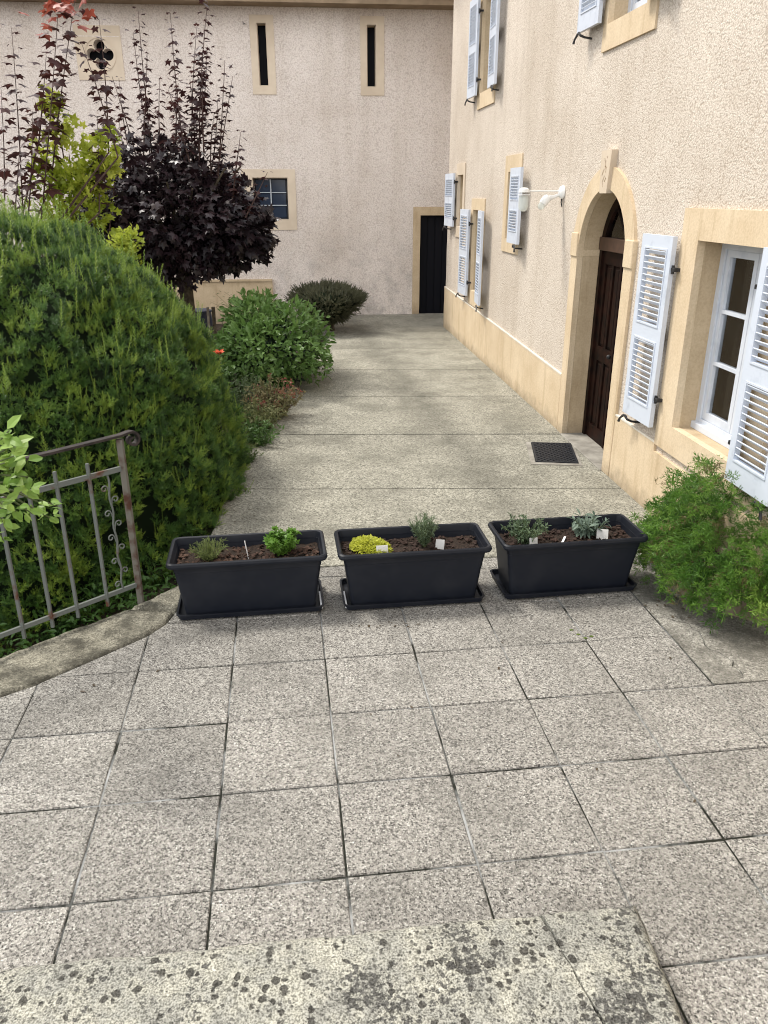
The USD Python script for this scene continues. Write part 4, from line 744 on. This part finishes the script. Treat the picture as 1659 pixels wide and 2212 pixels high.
def blob_foliage(t, name, centre, radii, n, template, size, mat, seed, up=.25, hollow=.55, lumps=2.2, amp=.35, flat=1.0, droop=0.0, wide=1.0, face=.6):
    """leaves through the outer volume of an uneven crown"""
    g = np.random.default_rng(seed); d = rdir(n*2, g); r = hollow + (1-hollow)*g.random(len(d))**.6; lump = 1 + amp*(meshkit.fbm(d*lumps+seed, 3, seed)-.5)*2
    P = d*np.array(radii)*(r*lump)[:, None]; gap = meshkit.noise(P/np.mean(radii)*3.3+seed*3, seed+1); P, d = P[gap > .26], d[gap > .26]; P, d = P[:n], d[:n]
    X = unit(d + rdir(len(P), g)*.9 + np.array([0, 0, up-droop])); N = unit(rdir(len(P), g)*face + d*.5 + np.array([0, 0, .8])); S = size*g.uniform(.6, 1.2, len(P))
    m = scatter(template[0], template[1], P, X, N, np.c_[S, S*wide, S]); m.apply_translation(centre); return obj(name, m, mat, t, kind='stuff')
def shoot(base, tip, n, size, g, template, bow=.12, r0=.008, pairs=True, droop=.55, start=.12):
    """an upright shoot with opposite drooping leaves: (stem mesh, leaf mesh)"""
    base, tip = np.array(base, float), np.array(tip, float); t = np.linspace(0, 1, 12)[:, None]; side = rdir(1, g)[0]*[1, 1, 0]*bow*np.linalg.norm(tip-base)
    c = base + (tip-base)*t + side*np.sin(np.pi*t)*.4; st = tube(c, np.linspace(r0, r0*.25, 12), 5); u = np.linspace(start, 1.0, n); P, X, N, S = [], [], [], []
    for k, a in enumerate(u):
        p = np.array([np.interp(a, t[:, 0], c[:, j]) for j in range(3)]); az = k*1.7 + g.normal(0, .3)
        for q in (0, np.pi):
            d = np.array([math.cos(az+q), math.sin(az+q), 0]); P.append(p + d*size*g.uniform(.35, .75) + [0, 0, size*g.uniform(-.1, .3)]); X.append(d + [0, 0, g.normal(-droop*.6 if a < .93 else .3, .3)]); N.append([d[0]*.5, d[1]*.5, 1]+g.normal(0, .25, 3)); S.append(size*g.uniform(.45, 1.2)*(1-.45*a**3))
    return st, scatter(template[0], template[1], np.array(P), np.array(X), np.array(N), np.array(S))

# purple-leaved tree with a dense low crown and long shoots above
ptree = thing('purple_tree', 'purple-leaved tree with a dense dark round crown, right of the golden shrub', 'tree', (-2.83, 11.6, -.1))
obj('trunk', tube([(0.03, 0, -.1), (.02, .0, .6), (.0, .02, 1.2), (-.02, 0, 1.7), (.02, 0, 2.2)], [.115, .10, .095, .10, .06], 14), 'tree_bark', ptree, smooth=True)
gb = np.random.default_rng(51); limbs = []
for k in range(11):
    a = k*2.4; e_ = np.array([math.cos(a)*.9, math.sin(a)*.8, gb.uniform(1.5, 2.9)]); limbs.append(tube([(0, 0, gb.uniform(1.2, 1.8)), e_*[.5, .5, 0]+[0, 0, (1.6+e_[2])/2+.1], e_], [.04, .025, .012], 6))
obj('limbs', limbs, 'tree_bark', ptree)
blob_foliage(ptree, 'crown', (-.22, 0, 2.16), (1.36, 1.2, .90), 5600, MAPLE, .10, 'plum_leaf', 52, droop=.5, amp=.42, hollow=.35, face=.8)
blob_foliage(ptree, 'crown', (.62, -.1, 1.98), (.72, .7, .52), 1500, MAPLE, .10, 'plum_leaf', 53, droop=.6, amp=.3, hollow=.3, face=.8)
blob_foliage(ptree, 'crown', (-.75, .1, 1.62), (.70, .6, .55), 1100, MAPLE, .095, 'plum_leaf', 56, droop=.6, amp=.5, hollow=.2, face=.8)
sg_ = np.random.default_rng(54)
def at(px, py, y):
    """the point of the depth y in front of the camera's foot that is seen at a place of the picture 1659 wide"""
    th = math.radians(PITCH); a, b = (px-829.5)/1700, (py-1106)/1700; d = np.array([a, math.cos(th)-b*math.sin(th), -math.sin(th)-b*math.cos(th)]); return np.array(EYE) + d*(y/d[1])
po = np.array([-2.83, 11.6, -.1])
SH_ = [(430, 360, 450, -15, 11.4, 30, .085), (470, 400, 486, 130, 11.3, 16, .08), (400, 350, 368, 28, 11.5, 22, .085), (330, 350, 298, 20, 11.7, 22, .08), (300, 360, 242, 165, 11.6, 13, .08), (415, 350, 425, 60, 11.7, 24, .085), (350, 360, 345, 170, 11.4, 14, .08), (500, 440, 520, 285, 11.2, 10, .08), (455, 380, 470, 215, 11.6, 14, .085), (385, 360, 380, 160, 11.9, 14, .085), (310, 350, 318, 120, 11.4, 16, .08), (440, 330, 436, 120, 11.2, 18, .085), (530, 470, 578, 372, 10.9, 7, .075), (270, 390, 255, 250, 11.9, 10, .08)]
SH_ += [(b0+sg_.normal(0, 9), b1, t0+sg_.normal(0, 13), t1+abs(sg_.normal(60, 45)), y_+sg_.normal(0, .2), max(6, int(n0*.7)), z0) for (b0, b1, t0, t1, y_, n0, z0) in SH_[:10]]
for (bx_, by_, tx_, ty_, y, n_, sz) in SH_:
    st, lv = shoot(at(bx_, by_, y)-po, at(tx_, ty_, y)-po, int(n_*1.1), sz*1.2, sg_, MAPLE, bow=.07, r0=.011)
    s_ = obj('upright_shoot', st, 'twig', ptree); obj('leaves', lv, 'plum_shoot_leaf', s_, kind='stuff')
dkb = thing('dark_shrub', 'dark green leafy shrub in the shade behind and left of the purple tree trunk', 'shrub', (-4.35, 13.3, -.12))
obj('stems', [tube([(.1*x, 0, 0), (.35*x, 0, .6), (.5*x, .1, 1.0)], [.02, .014, .006], 5) for x in (-2, -1, 0, 1, 2)], 'twig', dkb)
blob_foliage(dkb, 'foliage', (0, 0, .62), (1.05, .5, .66), 3200, LEAF, .085, 'dark_leaf', 57, hollow=.3, amp=.4, wide=1.1, face=.9)
# young red-tipped tree at the left
rtree = thing('red_tipped_tree', 'young maroon-leaved tree with bright red top leaves at the left edge', 'tree', (-4.6, 9.8, -.1)); ro = np.array([-4.6, 9.8, -.1])
obj('trunk', tube([(0, 0, 0), (.02, 0, .9), (0, .03, 1.7), (.1, 0, 2.3)], [.045, .04, .03, .02], 10), 'tree_bark', rtree, smooth=True)
for (bx_, by_, tx_, ty_, y, n_, sz, m_) in ((90, 470, 128, -10, 9.6, 22, .125, 'plum_shoot_leaf'), (50, 470, 25, 60, 9.9, 20, .10, 'plum_shoot_leaf'), (110, 400, 165, -20, 9.9, 22, .11, 'plum_shoot_leaf'), (255, 340, 175, 90, 9.7, 15, .10, 'plum_shoot_leaf'), (10, 470, 2, 190, 9.7, 12, .11, 'plum_shoot_leaf'), (60, 480, 70, 240, 9.5, 13, .12, 'plum_shoot_leaf'), (30, 490, 44, 300, 9.4, 10, .12, 'plum_shoot_leaf'), (215, 460, 210, 250, 9.9, 10, .10, 'plum_shoot_leaf'), (235, 330, 214, 42, 10.2, 13, .09, 'plum_shoot_leaf'), (85, 300, 100, 120, 9.8, 10, .12, 'plum_shoot_leaf')):
    st, lv = shoot(at(bx_, by_, y)-ro, at(tx_, ty_, y)-ro, n_, sz*1.2, sg_, MAPLE, bow=.04, r0=.010)
    s_ = obj('upright_shoot', st, 'twig', rtree); obj('leaves', lv, m_, s_, kind='stuff')
lims = []
for (bx_, by_) in ((90, 470), (50, 470), (110, 400), (255, 340), (10, 470), (60, 480), (30, 490), (215, 460), (235, 330), (85, 300)):
    e_ = at(bx_, by_, 9.75)-ro; lims.append(tube([(0.02, 0, 1.3), e_*[.5, .5, 0]+[0, 0, (1.3+e_[2])/2], e_], [.02, .014, .009], 5))
obj('limbs', lims, 'twig', rtree)
rl = np.random.default_rng(55); n_ = 34; c_ = at(125, 20, 9.6)-ro; P = c_ + rl.normal(0, 1, (n_, 3))*[.12, .12, .10]
obj('red_top_leaves', scatter(MAPLE[0], MAPLE[1], P, rdir(n_, rl)*[1, 1, .5]+[0, 0, -.2], rdir(n_, rl)*.5+[0, -.3, 1], rl.uniform(.08, .13, n_)), 'red_leaf', rtree, label='bright red young leaves', kind='stuff')
# golden shrub
gs = thing('golden_shrub', 'yellow-green golden-leaved shrub between the two purple trees', 'shrub', (-3.8, 10.3, -.1)); go = np.array([-3.95, 10.6, -.1])
obj('stems', [tube([(0, 0, 0), (x*.4, y_, z*.5), (x, y_*1.5, z)], [.02, .014, .005], 5) for x, y_, z in ((-.4, .1, 3.3), (.1, -.1, 2.9), (.5, .1, 2.6), (-.1, .1, 3.7), (-.6, -.1, 2.4), (.3, .0, 2.2))], 'twig', gs)
for i, (px, py, rx, rz, n_) in enumerate(((112, 255, .15, .28, 56), (140, 300, .26, .20, 80), (205, 345, .26, .22, 150), (115, 390, .28, .28, 150), (175, 400, .34, .28, 230), (228, 300, .12, .12, 30), (100, 225, .10, .18, 26), (85, 335, .16, .26, 46), (150, 470, .5, .3, 300), (232, 365, .12, .12, 40))):
    c = at(px, py, 10.3)-go; blob_foliage(gs, 'foliage', c, (rx, .3, rz), n_, MAPLE, .075, 'golden_leaf', 60+i, hollow=.05, amp=.5, wide=1.0, face=.9)
# small lime plant just above the yew
lg = thing('lime_shrub', 'small lime-yellow leafy tip just above the yew ridge below the purple tree', 'shrub', tuple(at(262, 560, 9.0)*[1, 1, 0]+[0, 0, -.1])); lo_ = at(262, 560, 9.0)*[1, 1, 0]+[0, 0, -.1]
obj('stems', [tube([(0, 0, 0), (.03*x, 0, .9), (.11*x, 0, 1.75)], [.01, .008, .003], 5) for x in (-1, 0, 1, 2)], 'green_stem', lg)
for i, (px, py) in enumerate(((262, 535), (280, 520), (250, 560), (272, 570))): blob_foliage(lg, 'foliage', at(px, py, 9.0)-lo_, (.15, .14, .13), 190, LEAF, .06, 'lime_leaf', 70+i, hollow=.1, wide=1.4)
# broad-leaved shrub beside the path
rs = thing('rose_shrub', 'broad-leaved green rose shrub spilling over the path edge', 'shrub', (-1.72, 10.6, -.08))
obj('stems', [tube([(.1*math.cos(a), .1*math.sin(a), 0), (.4*math.cos(a), .5*math.sin(a), .45), (.65*math.cos(a), .8*math.sin(a), .8)], [.014, .01, .004], 5) for a in np.linspace(0, 6, 13)], 'green_stem', rs)
blob_foliage(rs, 'foliage', (.24, -.1, .56), (.76, 1.05, .55), 5000, LEAF, .095, 'rose_leaf', 80, hollow=.45, amp=.5, wide=1.15, face=.9, up=.1)
blob_foliage(rs, 'foliage', (.02, .1, .96), (.40, .5, .32), 900, LEAF, .09, 'rose_leaf', 81, hollow=.3, amp=.4, wide=1.15, face=.9, up=.3)
blob_foliage(rs, 'foliage', (-.70, -.2, .28), (.52, .7, .36), 1300, LEAF, .09, 'rose_leaf', 82, hollow=.3, amp=.4, wide=1.15, face=.9, up=.3)
blob_foliage(rs, 'inner_foliage', (.2, 0, .48), (.62, .85, .42), 1500, LEAF, .095, 'dark_leaf', 83, hollow=.0, amp=.3, wide=1.2, face=.9)  # darker leaves added inside, the shrub's inner shade put into their colour
tips = [shoot((.2*math.cos(a), .5*math.sin(a), .9), (.55*math.cos(a*1.3)-.1, .6*math.sin(a), 1.15+.12*math.sin(a*5)), 8, .07, sg_, LEAF, r0=.005, droop=.1) for a in np.linspace(0, 6, 11)]
for st, lv in tips: s_ = obj('upright_shoot', st, 'green_stem', rs); obj('leaves', lv, 'rose_leaf', s_, kind='stuff')
# clipped conifer at the end of the bed
jn = thing('clipped_juniper', 'dark clipped flat-topped conifer at the far end of the bed, near the back wall', 'shrub', (-1.05, 14.9, -.12))
obj('trunk', tube([(.1, 0, 0), (.05, 0, .3), (0, 0, .6)], [.06, .05, .03], 8), 'tree_bark', jn)
gj = np.random.default_rng(85); n_ = 2600; d = rdir(n_, gj); P = d*np.array([.68, .70, .25])*(.78+.25*gj.random(n_))[:, None]*(1+.35*(meshkit.fbm(d*3, 3)-.5))[:, None]; P[:, 2] = np.where(P[:, 2] < 0, P[:, 2]*1.7, P[:, 2]); P[:, 0] *= np.where(P[:, 2] < 0, 1+P[:, 2]*.8, 1); P += [0, 0, .68]
instancer(jn+'/foliage', [(sprig(.10, 26, .028, .007, 11), 'juniper_leaf'), (sprig(.085, 24, .026, .007, 12), 'juniper_leaf')], (gj.random(n_) < .5).astype(int), P, rdir(n_, gj), unit(d+[0, 0, .5]+gj.normal(0, .3, (n_, 3))), gj.uniform(.8, 1.3, n_))
jc = trimesh.creation.icosphere(3, 1.0); jc.apply_scale((.55, .56, .21)); v = jc.vertices; v[:, 2] = np.where(v[:, 2] < 0, v[:, 2]*1.7, v[:, 2]); v[:, 0] *= np.where(v[:, 2] < 0, 1+v[:, 2]*.8, 1); jc.vertices = v + [0, 0, .66]; obj('inner_branches', jc, 'yew_core', jn, smooth=True)  # added dark blob filling the conifer, coloured as its shaded inside
# straggly, half-dry plants along the bed's edge
def straggly(name, lab, x, y, h, spread, n, per, size, mat_, seed, petal=None):
    t = thing(name, lab, 'plant', (x, y, float(ground_z(np.array(x), np.array(y)))-.01), group='bedding plants along the path'); g = np.random.default_rng(seed); st = stems(n, h, spread, .002, seed, .5)
    obj('stems', [tube(s, np.linspace(.004, .0015, len(s)), 4) for s in st], 'twig' if petal else 'green_stem', t)
    P, D = along(st, per, g); S = size*g.uniform(.5, 1.2, len(P)); obj('leaves', scatter(LEAF[0], LEAF[1], P, unit(rdir(len(P), g)+.5*D), rdir(len(P), g)*.7+[0, 0, 1], np.c_[S, S*.8, S]), mat_, t, kind='stuff')
    if petal:
        tipsP = np.array([s[-1] for s in st])[g.random(n) < petal]; k = len(tipsP)*9; P = np.repeat(tipsP, 9, 0) + g.normal(0, .018, (k, 3)); obj('blossom', scatter(LEAF[0], LEAF[1], P, rdir(k, g), rdir(k, g), np.full(k, .04)), 'coral_petal', t, kind='stuff')
straggly('bedding_plant', 'straggly half-dry bedding plant with faded coral blossoms nearest the rose shrub', -1.27, 8.75, .55, .40, 90, 30, .055, 'dry_leaf', 90, .2)
straggly('bedding_plant', 'half-dry bedding plant between the yew and the path, nearer than the coral one', -1.36, 8.2, .50, .36, 80, 28, .05, 'dry_leaf', 91)
straggly('bedding_plant', 'low green bedding plant at the path edge in front of the coral one', -1.30, 7.70, .36, .30, 60, 26, .05, 'rose_leaf', 92)
straggly('bedding_plant', 'low brownish bedding plant at the yew foot beside the path', -1.40, 7.2, .28, .24, 44, 24, .045, 'dry_leaf', 93)
straggly('bedding_plant', 'pale silvery bedding plant behind the half-dry ones', -1.62, 9.2, .55, .34, 56, 24, .05, 'pale_leaf', 94)
fl = thing('orange_lily', 'single orange flower standing at the right shoulder of the yew', 'flower', tuple(at(474, 790, 8.3)*[1, 1, 0] + [0, 0, -.1])); fo = at(474, 766, 8.3) - (at(474, 790, 8.3)*[1, 1, 0] + [0, 0, -.1])
obj('stem', tube([(0, 0, 0), (.01, 0, fo[2]*.5), tuple(fo)], .006, 5), 'green_stem', fl)
for k in range(6):
    a = k*math.pi/3; pm = scatter(LEAF[0], LEAF[1], [fo], [(math.cos(a), math.sin(a)*.6-.3, .75)], [(-math.cos(a)*.8, -math.sin(a)*.8-.2, .6)], np.array([[.075, .10, .09]])); obj('petal', pm, 'orange_petal', fl)
g9 = np.random.default_rng(95); P = np.c_[g9.normal(0, .05, 40), g9.normal(0, .05, 40), g9.uniform(.1, fo[2]*.85, 40)]; obj('leaves', scatter(LEAF[0], LEAF[1], P, rdir(40, g9)+[0, 0, .5], rdir(40, g9), np.full(40, .09)), 'rose_leaf', fl, kind='stuff')
# things standing in the shade behind the trunk
bn = thing('water_barrel', 'dark blue barrel in the shade right of the purple tree trunk', 'barrel', tuple(at(431, 655, 13.2)*[1, 1, 0] + [0, 0, -.13]))
obj('barrel_body', lathe([(0, 0), (.17, 0), (.19, .12), (.20, .35), (.19, .58), (.17, .70), (0, .70)], 24), 'bin_plastic', bn, smooth=40); obj('lid', T(lathe([(0, 0), (.185, 0), (.185, .03), (.12, .05), (0, .055)], 24), (0, 0, .70)), 'bin_plastic', bn, smooth=40)
for px, mat_, lab, w in ((447, 'weathered_wood', 'thin pale wooden stake beside the dark barrel', .035), (459, 'tree_bark', 'dark lichen-covered stake right of the pale one', .05)):
    b_ = at(px, 655, 12.9)*[1, 1, 0]; st_ = thing('garden_stake', lab, 'stake', (b_[0], b_[1], -.13)); obj('stake', bar((0, 0, -.1), (.005, 0, .82), w, w), mat_, st_)

# bright leafy branch at the left edge, close to the camera
lb = thing('leafy_climber', 'bright green leafy climber reaching in over the railing at the left edge', 'plant', (-2.35, 3.0, -.3)); lbo = np.array([-2.35, 3.0, -.3])
gl = np.random.default_rng(97)
ends = [(at(px, py, y)-lbo, sz) for px, py, y, sz in ((20, 930, 3.0, .06), (30, 985, 3.05, .075), (60, 1030, 3.1, .06), (85, 1060, 3.2, .055), (20, 1060, 3.05, .06), (40, 1110, 3.15, .055), (95, 1090, 3.55, .05), (125, 1095, 3.6, .045), (10, 1000, 2.95, .06), (15, 1140, 3.1, .05), (70, 1110, 3.3, .05), (110, 1120, 3.55, .045), (35, 955, 3.0, .055), (8, 1170, 3.2, .045), (5, 1090, 3.0, .06), (55, 1000, 3.1, .06))]
root = at(-60, 1050, 3.0)-lbo
obj('stem', [tube([(0, 0, 0), (.1, 0, .8), tuple(root)], [.016, .013, .009], 7)] + [tube([root, (root+e_)/2+[0, 0, .03], e_], [.007, .005, .003], 5) for e_, _ in ends], 'green_stem', lb)
for e_, sz in ends:
    for k in range(8):
        d = unit(rdir(1, gl)[0]*[1, .8, .6] + unit(e_-root)*.5); p = e_ + rdir(1, gl)[0]*.02 - unit(e_-root)*gl.uniform(0, .10); s = sz*gl.uniform(.75, 1.35)
        obj('leaf', scatter(LEAF[0], LEAF[1], [p], [d], [unit(rdir(1, gl)[0]*.6+[0, -.35, .9])], np.array([[s, s*1.35, s]])), 'near_leaf', lb)

# half-round stone trough against the house, with a trailing fern
def HL(y): return hx(y) - .001
tro = [(HL(5.62), 5.62), (2.03, 5.35), (1.915, 4.95), (1.885, 4.55), (2.06, 4.25), (HL(4.06), 4.06)]
tp = Polygon(tro + [(HL(4.06)+.0, 4.06), (HL(5.62), 5.62)]).buffer(-.01).buffer(.03).intersection(Polygon([(0, 3), (HL(3)-.004, 3), (HL(7)-.004, 7), (0, 7)]))
tr = thing('stone_trough', 'low rounded stone plant trough against the house at the right edge', 'trough')
rim = tp.difference(tp.buffer(-.07)); obj('trough_wall', [ext_up(tp, -.05, .20), ext_up(rim.buffer(-.012), .19, .245)], 'trough_stone', tr)
obj('soil', ext_up(tp.buffer(-.075), .19, .215), 'potting_soil', tr)
def frond(length, n, seed):
    """a feathery spray along +z bending towards +x"""
    g = np.random.default_rng(seed); t = np.linspace(0, 1, 9); c = np.c_[length*.55*t**2, g.normal(0, .004, 9), length*(t-.30*t**2)]; parts = [tube(c, np.linspace(.0022, .0008, 9), 3, False)]
    P, X = [], []
    for k in range(n):
        a = g.uniform(.12, 1); p = np.array([np.interp(a, t, c[:, j]) for j in range(3)]); az = k*2.4; d = unit(np.array([math.cos(az)+.5, math.sin(az), .6])); L = length*.24*(1.1-.6*a)
        for q in range(7): P.append(p + d*L*(q+1)/7 + g.normal(0, .004, 3)); X.append(unit(d + rdir(1, g)[0]*1.1))
    P, X = np.array(P), np.array(X); S = .026*g.uniform(.6, 1.3, len(P)); q = (LEAF[0][[0, 1, 2, 5]], np.array([(0, 2, 3), (0, 3, 1)]))
    parts.append(scatter(q[0], q[1], P, X, rdir(len(P), g), np.c_[S, S*.55, S])); return cat_(parts)
fern = thing('trailing_fern', 'big feathery green fern trailing from the stone trough at the right edge', 'fern', (2.13, 4.64, .22)); fo_ = np.array([2.13, 4.64, .22])
gf_ = np.random.default_rng(99); n_ = 820; a = gf_.uniform(0, 2*np.pi, n_); r = np.sqrt(gf_.random(n_)); cx = np.c_[r*np.cos(a)*.34 + .03, r*np.sin(a)*.58 - .10, 0*r]
hh = .64*(1-.80*r**2)*gf_.uniform(.2, 1, n_)*(1+1.1*(meshkit.noise(np.c_[cx[:, :2]*5, 0*r], 3)-.5)); P = cx + np.c_[0*r, 0*r, hh-.02]
Zd = unit(np.c_[np.cos(a)*(.25+1.1*r), np.sin(a)*(.25+1.0*r), 1.05-1.15*r] + gf_.normal(0, .28, (n_, 3)))
sel = (P[:, 0]+fo_[0]) < hx(P[:, 1]+fo_[1]) - .05; P, Zd = P[sel], Zd[sel]
# sprays hanging over the trough's rim
h_ = 105; tt = gf_.random(h_); edge = LineString(tro).interpolate; E_ = np.array([[edge(q, normalized=True).x, edge(q, normalized=True).y, .24] for q in tt]) - fo_; outd = unit(np.c_[E_[:, 0]-.10, E_[:, 1]*.6, 0*tt])
P2 = E_ + outd*gf_.uniform(-.05, .16, (h_, 1)) + np.c_[0*tt, 0*tt, gf_.uniform(-.14, .14, h_)]; Z2 = unit(outd + np.c_[0*tt, 0*tt, gf_.uniform(-1.1, .25, h_)] + gf_.normal(0, .2, (h_, 3)))
keep = ((P2[:, 0]+fo_[0]) < hx(P2[:, 1]+fo_[1])-.04) & (E_[:, 1] < .60) & (gf_.random(h_) < np.where(E_[:, 1] > -.25, 1, .3)); P2, Z2 = P2[keep], Z2[keep]
PA, ZA = np.vstack([P, P2]), np.vstack([Zd, Z2]); X_ = np.where(np.abs(ZA[:, 2:3]) < .99, np.c_[ZA[:, 0], ZA[:, 1], 0*ZA[:, 0]-1.0], rdir(len(ZA), gf_))
instancer(fern+'/fronds', [(frond(.24, 15, 1), 'fern_leaf'), (frond(.19, 13, 2), 'fern_leaf'), (frond(.24, 10, 3), 'fern_dry')], np.where(gf_.random(len(PA)) < .07, 2, (gf_.random(len(PA)) < .5).astype(int)), PA, X_, ZA, gf_.uniform(.6, 1.3, len(PA)))

gc_ = np.random.default_rng(101); n_ = 5200; base_l = LineString([(-1.34, 5.3)] + outer[1:]); L0 = base_l.length; t_c = gc_.random(n_)*L0; o_c = gc_.random(n_)**1.2*.75
PC = np.array([[q.x, q.y] for q in (base_l.interpolate(t) for t in t_c)]); PD = np.array([[q.x, q.y] for q in (base_l.interpolate(min(t+.02, L0)) for t in t_c)]); tn = unit(PD-PC+1e-9); nn_ = np.c_[tn[:, 1], -tn[:, 0]]; nn_ *= np.sign((nn_*[-1, .8]).sum(1))[:, None]
PC = PC + nn_*(o_c[:, None]+.012); zc = ground_z(PC[:, 0], PC[:, 1]) + .02 + gc_.random(n_)*(.05 + .22*np.clip(o_c/.5, 0, 1))
ivy_ = obj('ground_cover', scatter(LEAF[0], LEAF[1], np.c_[PC, zc], rdir(n_, gc_)*[1, 1, .5], rdir(n_, gc_)*.6+[0, 0, 1], gc_.uniform(.03, .06, n_)), 'yew_leaf', kind='stuff', label='dark ground cover under the railing between terrace edge and yew', cat='ground cover')

# fallen bits on the paving: by the bed's edge, in front of the planters and by the trough
lt_ = np.random.default_rng(105); spots = [(-.25+.5*lt_.random(), 4.02+.1*lt_.random()) for _ in range(12)] + [(-1.0+.25*lt_.normal(), 7.2+2.2*lt_.random()) for _ in range(60)] + [(1.85-.25*lt_.random()**2, 4.15+.6*lt_.random()) for _ in range(26)] + [(-1.2+.2*lt_.random(), 5.3+1.6*lt_.random()) for _ in range(24)] + [(lt_.uniform(-1.6, 1.6), lt_.uniform(2.3, 4.0)) for _ in range(14)]
sp_ = np.array(spots); n_ = len(sp_)
obj('leaf_litter', scatter(LEAF[0]*[1, 1, .5], LEAF[1], np.c_[sp_, np.full(n_, .006)], rdir(n_, lt_)*[1, 1, 0]+[.001, 0, 0], rdir(n_, lt_)*.2+[0, 0, 1], lt_.uniform(.012, .034, n_)), 'litter', kind='stuff', label='small dry leaves and crumbs fallen on the paving', cat='leaf litter')
